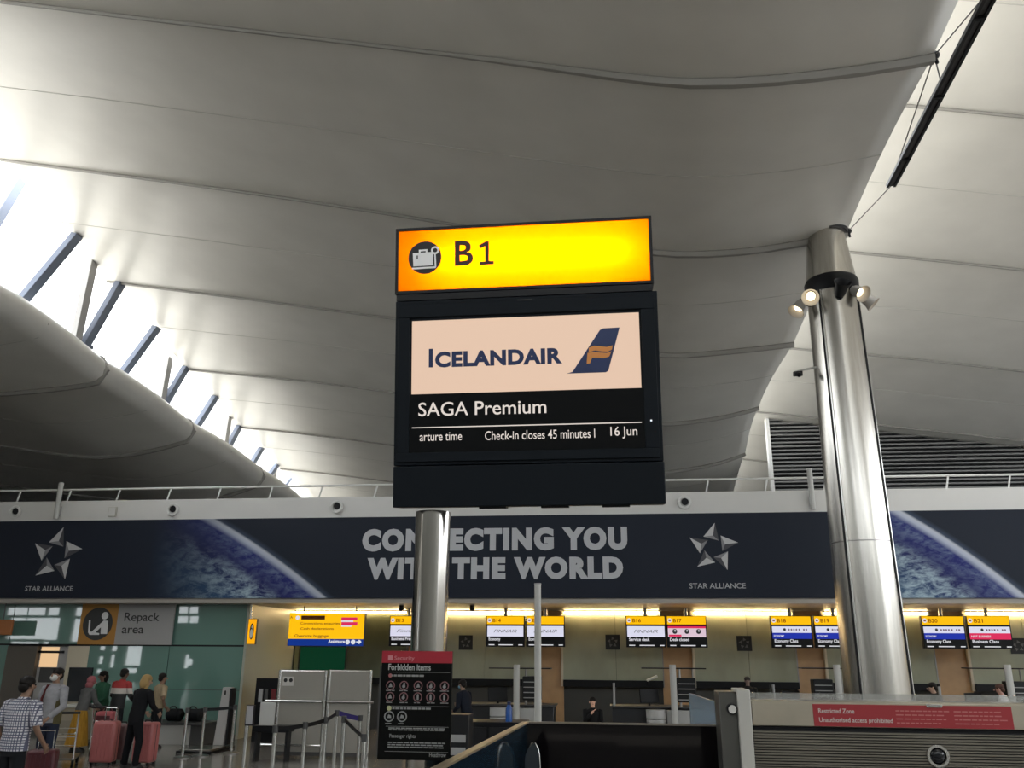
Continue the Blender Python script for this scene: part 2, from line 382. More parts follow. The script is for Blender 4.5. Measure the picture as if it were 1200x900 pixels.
# ------------------------------------------------------------------ check-in back wall: glass panels, wood portals, lights
pw = PY(YBW)
zl0, zl1 = pw.uv(720, 805)[1], pw.uv(720, 797)[1]
px_por = [(476, 502), (627, 660), (776, 814), (933, 969), (1095, 1137), (1262, 1300)]
edges = [XG]+[v for a_, b_ in px_por for v in (pw.uv(a_, 770)[0], pw.uv(b_, 770)[0])]+[XR]
zcove = ZS-.12
for i in range(0, len(edges), 2):
    a_, b_ = edges[i], edges[i+1]
    if i == 0:
        m1 = pw.uv(350, 770)[0]; m2 = pw.uv(405, 770)[0]
        struct(MB().slab(pw, a_, zl1, m1-.12, zcove, -.1, 0).build('wall_checkin', dolive, smooth=False))
        struct(MB().slab(pw, m1-.12, 0, m1, zcove, -.1, .03).build('trim_3', M('pale_olive', (.30, .31, .17), .4)))
        struct(MB().slab(pw, m1, zl1, b_, zcove, -.1, 0).build('wall_checkin', M('mid_olive_panel', (.13, .145, .095), .2, noise=.15, nscale=1.5), smooth=False))
    else:
        mid = (a_+b_)/2+.1
        for u0, u1 in ((a_, mid-.004), (mid+.004, b_)) if b_-a_ < 6 else ((a_, b_),):
            struct(MB().slab(pw, u0, zl1, u1, zcove, -.1, 0).build('wall_checkin', olive, smooth=False))
    struct(MB().slab(pw, a_, zl0, b_, zl1, -.15, .12).build('trim_ledge', black))
    # warm cove light tube at the head of each panel
    t = thing('cove_light', 'warm cove light strip above the %s check-in wall panel from the repack corner' % ORD[i//2], 'light', pw.P((a_+b_)/2, zcove-.08, .12), group='cove lights of the check-in wall')
    st = MB().slab(pw, a_+.05, zcove-.075, b_-.05, zcove-.035, .03, .07).build('tube', M('cove_glow', (1, .70, .34), .5, emit=(75 if i else 45)), t)
    MB().slab(pw, a_+.03, zcove-.03, b_-.03, zcove, .0, .12).build('batten', lgrey, t)
for i in range(1, len(edges)-1, 2):
    a_, b_ = edges[i], edges[i+1]
    struct(MB().slab(pw, a_, 0, b_, zcove, -.2, -.12).build('wall_portal', brown, smooth=False))
    struct(MB().slab(pw, b_-.06, zl0, b_, zcove, -.2, .02).build('trim_portal', M('pale_trim', (.62, .55, .42), .4)))
    struct(MB().slab(pw, a_, zl0, a_+.03, zcove, -.2, .02).build('trim_portal', steel_d))
# green lit display on the dark panel
t = thing('wall_screen', 'dim green screen on the dark panel under the lit yellow direction sign', 'screen', pw.P(*pw.uv(378, 785), .05))
a = pw.uv(350, 787); b = pw.uv(407, 757)
MB().slab(pw, a[0], a[1], b[0], b[1], 0, .05).build('screen_frame', dgrey, t)
MB().slab(pw, a[0]+.03, a[1]+.03, b[0]-.03, b[1]-.03, .05, .055).build('display', M('dim_green', (.004, .05, .022), .2, emit=.6), t)
# dark framed doorway on the far left of the check-in wall
struct(MB().slab(pw, pw.uv(295, 800)[0], 0, pw.uv(330, 800)[0], pw.uv(300, 777)[1], 0, .05).build('door_2', M('door_dark', (.03, .035, .03), .3)))
# small black square emblem boards
for k, (x, y) in enumerate(((546, 753), (718, 752.5), (872, 754), (1193, 757))):
    u, v = pw.uv(x, y); h = .2
    t = thing('emblem_board', ['small black square emblem board on the glass panel beside the sign post', 'small black square emblem board between the two white-logo screens and the service desk screen',
              'small black square emblem board left of the first blue economy screen', 'small black square emblem board at the far right edge beside the red business screen'][k], 'sign', pw.P(u, v-h), group='square emblem boards on the check-in wall')
    MB().slab(pw, u-h, v-h, u+h, v+h, 0, .04).build('board', txtk, t)
    mb = MB()
    for i in range(5):
        A = R_(90+72*i); cx, cy = u+.1*math.cos(A), v+.1*math.sin(A)
        mb.poly(pw, [(cx+.055*math.cos(A+R_(a_)), cy+.055*math.sin(A+R_(a_))) for a_ in (20, 140, 260)], .04, .045)
    mb.build('emblem', M('emblem_grey', (.13, .125, .12), .4), t)

# ------------------------------------------------------------------ banners with emblem, globe and lettering
pb = PY(YB)
def earth_mat(name, ctr, rad, ux, fade):
    m = bpy.data.materials.new(name); m.use_nodes = True; nt = m.node_tree; b = nt.nodes['Principled BSDF']; b.inputs['Roughness'].default_value = .5; b.inputs['Specular IOR Level'].default_value = .25
    N = nt.nodes.new; L = nt.links.new
    ge = N('ShaderNodeTexCoord')
    sub = N('ShaderNodeVectorMath'); sub.operation = 'SUBTRACT'; L(ge.outputs['Object'], sub.inputs[0]); sub.inputs[1].default_value = ctr
    ln = N('ShaderNodeVectorMath'); ln.operation = 'LENGTH'; L(sub.outputs[0], ln.inputs[0])
    dv = N('ShaderNodeMath'); dv.operation = 'SUBTRACT'; L(ln.outputs['Value'], dv.inputs[0]); dv.inputs[1].default_value = rad     # signed distance to the limb
    mr = N('ShaderNodeMapRange'); L(dv.outputs[0], mr.inputs[0]); mr.inputs[1].default_value = -4.2; mr.inputs[2].default_value = .1
    base = N('ShaderNodeValToRGB'); L(mr.outputs[0], base.inputs[0]); E = base.color_ramp.elements
    E[0].position = 0; E[0].color = (.008, .0125, .025, 1); E[1].position = 1; E[1].color = (.008, .0125, .025, 1)
    for p, c in ((.30, (.012, .03, .07)), (.60, (.025, .075, .17)), (.78, (.012, .016, .10)), (.915, (.012, .018, .15)), (.942, (.42, .46, .58)), (.960, (.50, .53, .60)), (.972, (.04, .06, .10))):
        e = E.new(p); e.color = (*c, 1)
    nz = N('ShaderNodeTexNoise'); nz.inputs['Scale'].default_value = 2.3; nz.inputs['Detail'].default_value = 9; nz.inputs['Roughness'].default_value = .75; nz.inputs['Distortion'].default_value = .35
    mp = N('ShaderNodeMapping'); mp.inputs['Rotation'].default_value = (0, R_(35), 0); mp.inputs['Scale'].default_value = (1, 1, 2.2); L(ge.outputs['Object'], mp.inputs[0]); L(mp.outputs[0], nz.inputs['Vector'])
    # cloud amount: strongest low and right, none outside the limb
    cl = N('ShaderNodeMapRange'); L(nz.outputs[0], cl.inputs[0]); cl.inputs[1].default_value = .42; cl.inputs[2].default_value = .60
    band = N('ShaderNodeValToRGB'); L(mr.outputs[0], band.inputs[0]); Bn = band.color_ramp.elements
    Bn[0].position = .05; Bn[0].color = (0, 0, 0, 1); Bn[1].position = .94; Bn[1].color = (0, 0, 0, 1)
    for p, v in ((.30, .35), (.55, .8), (.68, 1.0), (.76, .75), (.82, .10), (.90, .30)):
        e = Bn.new(p); e.color = (v, v, v, 1)
    sx = N('ShaderNodeSeparateXYZ'); L(ge.outputs['Object'], sx.inputs[0])
    fx = N('ShaderNodeMapRange'); L(sx.outputs[0], fx.inputs[0]); fx.inputs[1].default_value = fade[0]; fx.inputs[2].default_value = fade[1]
    m1 = N('ShaderNodeMath'); m1.operation = 'MULTIPLY'; L(cl.outputs[0], m1.inputs[0]); L(band.outputs[0], m1.inputs[1])
    m2 = N('ShaderNodeMath'); m2.operation = 'MULTIPLY'; L(m1.outputs[0], m2.inputs[0]); L(fx.outputs[0], m2.inputs[1])
    mix = N('ShaderNodeMix'); mix.data_type = 'RGBA'; L(m2.outputs[0], mix.inputs[0]); L(base.outputs[0], mix.inputs[6]); mix.inputs[7].default_value = (.40, .52, .60, 1)
    fm = N('ShaderNodeMix'); fm.data_type = 'RGBA'; L(fx.outputs[0], fm.inputs[0]); fm.inputs[6].default_value = (.008, .0125, .025, 1); L(mix.outputs[2], fm.inputs[7])
    L(fm.outputs[2], b.inputs['Base Color']); return m
def star_emblem(parent, pl, cx, cy, R, d=.004):
    hi, mid, lo = MB(), MB(), MB()
    for i in range(5):
        A = R_(90+72*i); c0 = Vector((cx+R*.53*math.cos(A), cy+R*.53*math.sin(A)))
        rot = lambda deg, l: c0+Vector((math.cos(A+R_(deg)), math.sin(A+R_(deg))))*R*l
        tip, bl, br = rot(-15, .42), rot(108, .36), rot(-140, .34); k = rot(-170, .07)
        for mbx, tri in ((hi, (tip, bl, k)), (lo, (tip, k, br)), (mid, (bl, br, k))):
            mbx.poly(pl, [tuple(p) for p in tri], d-.003, d)
    hi.build('emblem_facet', M('print_pale', (.52, .52, .53), .5), parent); mid.build('emblem_facet', M('print_mid', (.22, .22, .235), .5), parent); lo.build('emblem_facet', M('print_shade', (.05, .05, .06), .5), parent)
xj = pb.uv(1012, 650)[0]
e0 = pb.uv(-19, 1127)
lim = [pb.uv(*p) for p in ((256, 608), (322, 650.5), (385, 700))]
def circ(p, q, r):
    ax, ay = p; bx, by = q; cx, cy = r; d = 2*(ax*(by-cy)+bx*(cy-ay)+cx*(ay-by))
    ux = ((ax*ax+ay*ay)*(by-cy)+(bx*bx+by*by)*(cy-ay)+(cx*cx+cy*cy)*(ay-by))/d; uy = ((ax*ax+ay*ay)*(cx-bx)+(bx*bx+by*by)*(ax-cx)+(cx*cx+cy*cy)*(bx-ax))/d
    return (ux, uy), math.dist((ux, uy), p)
(cc, rr) = circ(*lim)
b0 = thing('banner', 'long dark blue banner with globe, two star emblems and CONNECTING YOU WITH THE WORLD', 'banner', (pb.uv(480, 650)[0], YB, ZS))
L0 = WLOC[b0.name]
board = MB().slab(pb, XL+10, ZS, xj, ZB, -.05, 0).build('banner_sheet', earth_mat('banner_globe', (cc[0]-L0.x, 0, cc[1]-L0.z), rr, 0, (pb.uv(175, 650)[0]-L0.x, pb.uv(290, 650)[0]-L0.x)), b0)
mb = MB()
for s_, x0, x1, yb, yt, gap in (('CONNECTING YOU', 424, 735.5, 644, 622.5, 0), ('WITH THE WORLD', 429.5, 730.5, 677, 656, 0)):
    a = pb.uv(x0, yb); b = pb.uv(x1, yb-1); mb.text(pb, s_, a[0], a[1], pb.uv(x0, yt)[1]-a[1], u1=b[0], bold=.068, d=.004, spacing=1.18)
mb.build('lettering', M('banner_letters', (.50, .51, .54), .5), b0)
for x, y in ((66, 650), (836, 642)):
    u, v = pb.uv(x, y); star_emblem(b0, pb, u, v, pb.uv(x+32, y)[0]-u)
mb = MB()
for x0, x1, yb, yt in ((29, 85, 692.5, 687), (808, 874, 689.5, 683.5)):
    a = pb.uv(x0, yb); b = pb.uv(x1, yb); MB().text(pb, 'STAR ALLIANCE', a[0], a[1], pb.uv(x0, yt)[1]-a[1], u1=b[0], bold=.01, d=.004).build('lettering', M('banner_letters_small', (.40, .41, .43), .5), b0)
lim2 = [pb.uv(*p) for p in ((1058, 597), (1126, 639), (1215, 706))]
(cc, rr) = circ(*lim2)
b1 = thing('banner', 'second dark blue banner with a globe, right of the steel column', 'banner', (xj+3, YB, ZS)); L0 = WLOC[b1.name]
MB().slab(pb, xj+.02, ZS, XR, ZB, -.05, 0).build('banner_sheet', earth_mat('banner_globe_second', (cc[0]-L0.x, 0, cc[1]-L0.z), rr, 0, (pb.uv(960, 650)[0]-L0.x, pb.uv(1060, 650)[0]-L0.x)), b1)

# ------------------------------------------------------------------ railing, lamps and posts on the parapet
zr = at(600, 563.5, YB).z
t = thing('railing', 'thin white handrail along the top of the parapet', 'railing', (0, YB+.25, ZP))
MB().tube([(XL, YB+.25, zr), (XR, YB+.25, zr)], .028).build('handrail', white, t)
for i, x in enumerate((-50, 16, 75, 133, 193, 252, 313, 372, 437, 500, 565, 628, 690, 755, 830, 900, 970, 1040, 1116, 1190, 1262)):
    p = at(x-2, 575, YB); MB().tube([(p.x, YB+.25, ZP-.02), (p.x+.09, YB+.25, zr)], .022, 8).build('baluster', white, t)
for i, (x, y) in enumerate(((19, 600), (203, 597.5), (395, 594), (802, 589), (595, 591))):
    pl = PY(YB+.06); u, v = pl.uv(x, y); r = .17 if i != 4 else .1
    t = thing('round_speaker', 'round white speaker on the parapet, %s' % ('above the star emblem at the picture edge', 'above the globe on the long banner', 'left of the hanging check-in sign', 'above the star emblem left of the column', 'peeping out below the check-in sign')[i], 'speaker', pl.P(u, v), group='round speakers on the parapet')
    MB().ring(pl, u, v, r*.62, r, 0, .07, 28).build('bezel', white, t, bevel=.008)
    MB().disc(pl, u, v, r*.62, .0, .03, 28).build('grille', lgrey, t)
    MB().disc(pl, u+r*.06, v+r*.08, r*.50, .03, .055, 20).build('cone', black, t)
pl = PY(YB+.06); u, v = pl.uv(133, 600)
t = thing('junction_box', 'small pale square box on the parapet left of the globe', 'box', pl.P(u, v))
MB().slab(pl, u-.11, v-.13, u+.11, v+.13, 0, .07).build('case', M('box_cream', (.52, .50, .45), .5), t, bevel=.01); MB().slab(pl, u-.09, v-.11, u+.09, v+.11, .07, .078).build('cover', parap, t)
for i, (x, y0, y1) in enumerate(((65, 566, 608), (953, 549, 597))):
    pl = PY(YB-.08); a = pl.uv(x, y0); b = pl.uv(x, y1)
    t = thing('stub_post', ['slim grey post fixed to the parapet above the left star emblem', 'slim grey post fixed to the parapet left of the steel column'][i], 'post', pl.P(b[0], b[1]))
    MB().tube([pl.P(b[0], b[1]), pl.P(b[0], a[1])], .065, 12).build('tube', lgrey, t)
    MB().slab(pl, b[0]-.04, b[1]+.1, b[0]+.04, b[1]+.35, -.16, 0).build('bracket', grey, t)
# ------------------------------------------------------------------ clerestory struts under the left edge of the roof
n = 0
def strut(b, tp, m, lab):
    pb_, pt_ = b, tp; d = (pt_-pb_).normalized()
    t = thing('roof_strut', lab, 'strut', tuple(pb_), group='struts in the bright roof opening')
    # flat steel box section
    side = d.cross(Vector((0, 1, 0))).normalized()*.09
    fw = Vector((0, .15, 0)); a0, a1 = pb_-d*.10, pt_+d*.25
    MB().hexa([a0-side-fw, a0+side-fw, a0+side+fw, a0-side+fw, a1-side-fw, a1+side-fw, a1+side+fw, a1-side+fw]).build('bar', m, t, bevel=.01)
    MB().box(pb_, (.3, .4, .1)).build('foot_plate', m, t)
bluegrey = M('strut_blue', (.17, .20, .27), .5); greys = M('strut_grey', (.40, .39, .38), .4)
slant = [((-30, 300), (22, 213), 17.2), ((22, 357), (84, 283), 18.6), ((99, 405), (137, 339), 20.9), ((142, 440), (179, 390), 23.35), ((192, 474), (217, 432), 26.3), ((228, 503), (249, 470), 28.85), ((265, 528), (279, 502), 31.8), ((292, 549), (304, 529), 34.3), ((312, 562), (325, 544), 37), ((330, 573), (342, 557), 40)]
for i, (b, tp, Y) in enumerate(slant):
    strut(at(*b, Y), at(*tp, Y+.6), bluegrey, 'blue-grey slanted strut in the bright roof opening, %s slanted one from the top left' % ORD[i])
for i, (b, tp, Y) in enumerate((((88, 402), (108, 308), 20.6), ((188, 473), (199, 413), 26.1), ((262, 527), (268, 488), 31.6), ((318, 566), (323, 546), 38))):
    strut(at(*b, Y), at(*tp, Y), greys, 'grey upright strut in the bright roof opening, %s upright one from the top left' % ORD[i])

# ------------------------------------------------------------------ louvred wall at the right and bright bay beside it
YLV = 33.2; pl = PY(YLV)
xl = pl.uv(904, 530)[0]
struct(MB().slab(pl, xl, ZP-.2, XR, 11.6, -.3, -.2).build('wall_louvre', M('louvre_dark', (.012, .012, .013), .6)))
lv = thing('louvre_screen', 'dark horizontal louvre screen behind the steel column under the right roof', 'louvre', (xl, YLV, ZP))
mb = MB(); z = ZP
while z < 10.9:
    mb.slab(pl, xl, z, min(XR-.1, xl+(11.15-z)*(6.2 if z > 9.2 else 40)), z+.055, -.15, .0); z += .155
mb.build('louvre_blades', M('louvre_blade', (.20, .20, .195), .5), lv, smooth=False)
struct(MB().slab(pl, xl-.12, ZP-.2, xl, 11.0, -.3, .06).build('trim_4', white))

# ------------------------------------------------------------------ steel column with light ring
cp = at(1035, 812, 16); ct = at(968, 278, 16); cx = (at(952, 345, 16).x+at(1005, 345, 16).x)/2-.03
ax0 = (at(986, 760, 16).x+at(1062, 760, 16).x)/2; ax1 = (at(945.5, 345, 16).x+at(1005.5, 345, 16).x)/2
XC = (ax0+ax1)/2; zn = at(975, 345, 16).z; ztp = at(968, 276, 16).z
col = struct(bpy.data.objects.new('column', None)); C.objects.link(col); col.location = (XC, 16, 0); WLOC['column'] = Vector((XC, 16, 0))
def rad(z): return .575-(.575-.475)*z/zn
zj2 = at(1010, 637, 16).z
MB().loft([(XC, 16, 0, rad(0), rad(0)), (XC, 16, zj2-.01, rad(zj2), rad(zj2))], 48).build('shaft', steel, col)
MB().loft([(XC, 16, zj2-.01, rad(zj2)-.006, rad(zj2)-.006), (XC, 16, zj2+.01, rad(zj2)-.006, rad(zj2)-.006)], 48).build('joint', steel_d, col)
MB().loft([(XC, 16, zj2+.01, rad(zj2), rad(zj2)), (XC, 16, zn, rad(zn), rad(zn))], 48).build('shaft', steel, col)
MB().loft([(XC, 16, zn-.06, .40, .40), (XC, 16, zn-.04, .50, .50), (XC, 16, zn+.22, .51, .51), (XC, 16, zn+.28, .48, .48)], 40).build('light_ring', black, col)
MB().loft([(XC, 16, zn+.28, .47, .47), (XC, 16, ztp, .36, .36), (XC, 16, ztp+.02, .36, .36)], 48).build('neck', steel, col)
MB().loft([(XC, 16, ztp, .42, .42), (XC, 16, ztp+.16, .46, .46), (XC, 16, ztp+.5, .6, .6)], 40).build('collar', blackm, col)
for A in (-135, -37):
    for k, (wd, m_, rr_) in enumerate(((.022, black, .004),)):
        q0 = lambda z: Vector((XC+rad(z)*math.cos(R_(A)), 16+rad(z)*math.sin(R_(A)), z))
        MB().tube([q0(.05), q0(zn)], .024, 6).build('groove', blackm, col)
        q1 = lambda z: Vector((XC+rad(z)*math.cos(R_(A+4)), 16+rad(z)*math.sin(R_(A+4)), z))
        MB().tube([q1(.05), q1(zn)], .022, 6).build('groove_trim', chrome, col)
labs = ['dark lamp head hanging lowest on the left of the column light ring', 'lit lamp head on the front left of the column light ring', 'unlit lamp head at the centre of the column light ring', 'lit lamp head on the right of the column light ring', 'lamp head furthest right and lowest on the column light ring']
for i, (px_, py_, dy, aim, on) in enumerate(((936, 360, -.15, (-.55, -.25, -.8), 1), (950, 347, -.55, (-.25, -.8, -.55), 1), (986, 338, -.6, (.1, -.75, .65), 0), (1006, 342, -.5, (.45, -.65, -.6), 1), (1017, 352, -.05, (.7, -.1, -.7), 1))):
    c = at(px_, py_, 16+dy); a = Vector(aim).normalized()
    t = thing('column_lamp', labs[i], 'lamp', tuple(c), group='lamp heads on the column ring')
    MB().tube([c-a*.16, c-a*.1, c+a*.04, c+a*.14], [.07, .10, .12, .165], 20, caps=False).build('shade', M('lamp_shade', (.36, .34, .31), .4) if on else blackm, t)
    MB().tube([c-a*.17, c-a*.15], .075, 16).build('rear_cap', black, t)
    MB().tube([c-a*.02, c+a*.03], .085, 16).build('bulb', M('bulb_on', (1, .82, .55), .4, emit=3.2) if on else M('bulb_off', (.10, .10, .10), .15), t)
    an = Vector((XC, 16, c.z)); dd = (c-an); dd.z = 0; dd.normalize()
    MB().tube([c-a*.12, an+dd*.40+Vector((0, 0, .02))], .028, 8).build('arm', blackm, t)
    if on:
        Lt = bpy.data.lights.new('lamp_light', 'SPOT'); Lt.energy = 25; Lt.color = (1, .8, .55); Lt.spot_size = R_(75); Lt.shadow_soft_size = .08
        lo = bpy.data.objects.new('lamp_light', Lt); C.objects.link(lo); lo.parent = t; lo.location = tuple(a*.16); lo.rotation_euler = a.to_track_quat('-Z', 'Y').to_euler()
t = thing('cctv_camera', 'small dark camera on an arm at the left of the steel column', 'camera', tuple(at(934, 438, 15.9)))
c = at(935, 438, 15.9)
MB().tube([(XC-rad(7)+.02, 15.9, c.z+.12), (c.x, 15.9, c.z+.05)], .022, 8).build('arm', lgrey, t)
MB().box(c+Vector((0, 0, 0)), (.14, .22, .10), rx=R_(15)).build('camera_body', blackm, t, bevel=.015)
MB().ell(c+Vector((0, -.1, -.05)), .05).build('lens_dome', black, t)
# ------------------------------------------------------------------ suspended dark beam and its wires
pa, pz = at(1171, -25, 8.6), at(1044, 218, 14.2)
d = (pz-pa).normalized(); s_ = d.cross(Vector((0, 0, 1))).normalized()
t = thing('suspended_beam', 'long dark suspended beam hanging under the right roof', 'beam', tuple((pa+pz)/2))
def bar(mb, a, b, w_, h_, off=Vector()):
    up = s_.cross(d); a, b = a+off, b+off
    mb.hexa([a-s_*w_-up*h_, a+s_*w_-up*h_, b+s_*w_-up*h_, b-s_*w_-up*h_, a-s_*w_+up*h_, a+s_*w_+up*h_, b+s_*w_+up*h_, b-s_*w_+up*h_]); return mb
bar(MB(), pa, pz, .022, .03, s_*-.06).build('rail', blackm, t); bar(MB(), pa, pz, .022, .03, s_*.06).build('rail', blackm, t)
bar(MB(), pa, pz, .04, .02, Vector((0, 0, .015))).build('channel', dgrey, t)
for f in (.12, .45, .8):
    bar(MB(), pa+(pz-pa)*f, pa+(pz-pa)*(f+.01), .07, .05).build('bracket', blackm, t)
n1, n2 = at(1095, 65, 10.5), at(994, 271, 16)
wires = [(n1, at(1150, 0, 9.2), 'from the upper roof bracket up to the picture edge'), (n1, at(1051, 195, 13.6), 'from the upper roof bracket down to the beam end'), (n1, at(1103, 98, 11), 'short, from the upper roof bracket to the beam middle'), (n2, pz, 'from the beam end down to the column top')]
for i, (a, b, lb) in enumerate(wires):
    tag(MB().tube([a, b], .010, 6).build('stay_wire', M('wire', (.16, .155, .15), .4)), 'thin stay wire '+lb, 'wire', 'stay wires of the suspended beam')
for i, (nn, lb) in enumerate(((n1, 'small dark wire bracket on the roof edge above the column'), (n2, 'small dark wire bracket on the roof edge at the column top'))):
    t = thing('wire_bracket', lb, 'bracket', tuple(nn))
    MB().ell(nn, (.07, .07, .06)).build('knuckle', blackm, t); MB().tube([nn, nn+Vector((-.12, 0, .12))], .035, 8).build('stem', blackm, t); MB().tube([nn, nn+Vector((.02, 0, -.13))], .025, 8).build('clevis', blackm, t)

# ------------------------------------------------------------------ check-in sign B1 on its post
TL = R_(8); so = at(508, 592, 4.9)
sp = Pl(so, (1, 0, 0), (0, -math.sin(TL), math.cos(TL)))
t = thing('check_in_sign', 'large check-in sign with lit yellow B1 header and airline screen on a steel post', 'sign', (so.x, 5.05, 0))
q = sp.uv
uL, uR = q(463.5, 300)[0], q(765, 300)[0]; vT = (q(464, 268)[1]+q(764, 253)[1])/2; vH = (q(463, 346)[1]+q(766, 331)[1])/2
vD = (q(462, 546)[1]+q(776, 540)[1])/2; vB = (q(462, 596)[1]+q(778, 590)[1])/2; uR2 = q(777, 560)[0]; uL2 = q(462, 560)[0]
# header light box: open-fronted case, lamp inside, translucent face
D = .16
mb = MB()
mb.slab(sp, uL, vH, uR, vT, -D, -D+.01); fr = .018
for a, b in (((uL, vH), (uR, vH+fr)), ((uL, vT-fr), (uR, vT)), ((uL, vH+fr), (uL+fr, vT-fr)), ((uR-fr, vH+fr), (uR, vT-fr))):
    mb.slab(sp, a[0], a[1], b[0], b[1], -D+.01, .004)
mb.build('header_box', blackm, t, bevel=.002)
lin = MB()
for a, b in (((uL+fr, vH+fr), (uR-fr, vH+fr+.004)), ((uL+fr, vT-fr-.004), (uR-fr, vT-fr)), ((uL+fr, vH+fr), (uL+fr+.004, vT-fr)), ((uR-fr-.004, vH+fr), (uR-fr, vT-fr))):
    lin.slab(sp, a[0], a[1], b[0], b[1], -D+.012, -.004)
lin.slab(sp, uL+fr, vH+fr, uR-fr, vT-fr, -D+.011, -D+.016)
lin.build('header_lining', M('reflector_white', (.8, .8, .8), .6), t)
tm = bpy.data.materials.new('yellow_translucent'); tm.use_nodes = True; nt = tm.node_tree
for n_ in list(nt.nodes):
    if n_.type != 'OUTPUT_MATERIAL': nt.nodes.remove(n_)
tr = nt.nodes.new('ShaderNodeBsdfTranslucent'); tr.inputs[0].default_value = (1, .50, .004, 1)
df = nt.nodes.new('ShaderNodeBsdfDiffuse'); df.inputs[0].default_value = (.75, .33, .003, 1)
mx = nt.nodes.new('ShaderNodeMixShader'); mx.inputs[0].default_value = .3; nt.links.new(tr.outputs[0], mx.inputs[1]); nt.links.new(df.outputs[0], mx.inputs[2])
nt.links.new(mx.outputs[0], nt.nodes['Material Output'].inputs[0])
MB().slab(sp, uL+fr, vH+fr, uR-fr, vT-fr, -.003, -.0005).build('header_panel', tm, t)
Lt = bpy.data.lights.new('header_lamp', 'AREA'); Lt.shape = 'RECTANGLE'; Lt.size = 1.25; Lt.size_y = .10; Lt.energy = 18; Lt.color = (1, .93, .80)
lo = bpy.data.objects.new('header_lamp', Lt); C.objects.link(lo); lo.parent = t
lo.location = sp.P((uL+uR)/2+.05, (vH+vT)/2, -D+.03)-WLOC[t.name]; lo.rotation_euler = Matrix((sp.R, sp.U, -sp.N)).transposed().to_quaternion().to_euler() if False else Matrix((sp.R, sp.N, sp.U)).transposed().to_euler()
# a lamp shines along its -Z: build axes X=R, Y=-U.., -Z=N
Mx = Matrix((sp.R, sp.U, -sp.N)).transposed()
if Mx.determinant() < 0: Mx = Matrix((-sp.R, sp.U, -sp.N)).transposed()
lo.rotation_euler = Mx.to_euler()
cu, cv = q(498, 302); rr = q(519, 302)[0]-cu; rr = .105
MB().disc(sp, cu, cv, rr, 0, .003, 48).build('pictogram_disc', txtk, t)
mb = MB(); g = lambda x, y: q(x, y)
mb.poly(sp, [g(484, 297), g(507.5, 295.5), g(508, 311), g(484.5, 312.5)], .003, .005)
mb.poly(sp, [g(491, 293), g(501, 292.3), g(501, 296), g(499, 296), g(499, 294.4), g(493, 294.8), g(493, 296.5), g(491, 296.5)], .003, .005)
mb.poly(sp, [g(483, 314), g(511, 312.2), g(511, 314.3), g(483, 316)], .003, .005)
mb.poly(sp, [g(509, 297), g(510.8, 297), g(511.5, 313), g(509.7, 313)], .003, .005)
u_, v_ = g(510, 293.5); mb.ring(sp, u_, v_, .014, .026, .003, .005, 20)
mb.build('pictogram', M('pictogram_white', (.95, .95, .95), .5), t)
mb = MB(); u_, v_ = g(489, 302); mb.slab(sp, u_-.003, v_-.012, u_+.005, v_+.012, .005, .006).build('pictogram_mark', txtk, t)
a = g(533, 311.5); b = g(554.5, 309.5); mb = MB().text(sp, 'B', a[0], a[1]+.003, g(533, 284)[1]-a[1], u1=b[0], bold=.022, d=.003)
mb.poly(sp, [g(569.5, 283), g(573, 283), g(573, 306), g(578.8, 306), g(578.8, 309.6), g(562, 310.6), g(562, 307), g(568.5, 306.6), g(568.5, 288.5), g(562.5, 291.5), g(561.5, 287.5)], .001, .003)
mb.build('lettering', M('print_brown_black', (.035, .012, .006), .5), t)
# display housing
mb = MB()
u0, u1 = q(470, 340)[0], q(761, 340)[0]
vh2 = (q(463, 353)[1]+q(767, 340)[1])/2
mb.slab(sp, uL+.01, vh2, uR-.01, vH-.004, -.15, .0)
mb.build('neck_bar', blackm, t)
mb = MB(); S0 = (q(482, 377)[0]+q(483, 525)[0])/2; S1 = (q(747.5, 366)[0]+q(755, 520)[0])/2; SV1 = (q(482, 377)[1]+q(747, 366)[1])/2; SV0 = (q(483, 527)[1]+q(755, 521)[1])/2
o0 = (uL+uL2)/2; o1 = (uR+uR2)/2+.012
MB().slab(sp, o0, vD, o1, vh2-.004, -.15, .0).build('display_case', navyblk, t, bevel=.004)
mb = MB()
for a, b in (((o0+.02, vD+.02), (o1-.02, SV0-.02)), ((o0+.02, SV1+.02), (o1-.02, vh2-.03)), ((o0+.02, SV0-.02), (S0-.012, SV1+.02)), ((S1+.012, SV0-.02), (o1-.02, SV1+.02))):
    mb.slab(sp, a[0], a[1], b[0], b[1], 0, .014)
mb.build('bezel', navyblk, t, bevel=.003)
vm = (q(483, 462)[1]+q(750, 455)[1])/2
MB().slab(sp, S0-.012, SV0-.02, S1+.012, vm, 0, .004).build('screen_lower', M('screen_black', (.008, .009, .010), .25, emit=.25), t)
MB().slab(sp, S0, vm, S1, SV1, 0, .005).build('screen_upper', M('screen_cream', (.84, .60, .45), .4, emit=.86), t)
navy = M('airline_navy', (.012, .028, .11), .4); gold = M('airline_gold', (.75, .30, .07), .4)
mb = MB(); a = g(502, 429.5); b = g(509, 429); mb.text(sp, 'I', a[0]+.004, a[1], g(502, 410.5)[1]-a[1], u1=g(507.5, 429)[0], bold=.05, d=.007)
a = g(509, 429.3); b = g(659, 425.5); mb.text(sp, 'CELANDAIR', a[0]+.006, (a[1]+b[1])/2, g(509, 413.5)[1]-a[1], u1=b[0], spacing=1.08, bold=.05, d=.007); mb.build('airline_name', navy, t)
MB().poly(sp, [g(664.5, 438), g(671, 436), g(703, 387), g(707, 385), g(726, 384), g(713, 434.5), g(710, 436.5)], .005, .008).build('tail_logo', navy, t)
mb = MB()
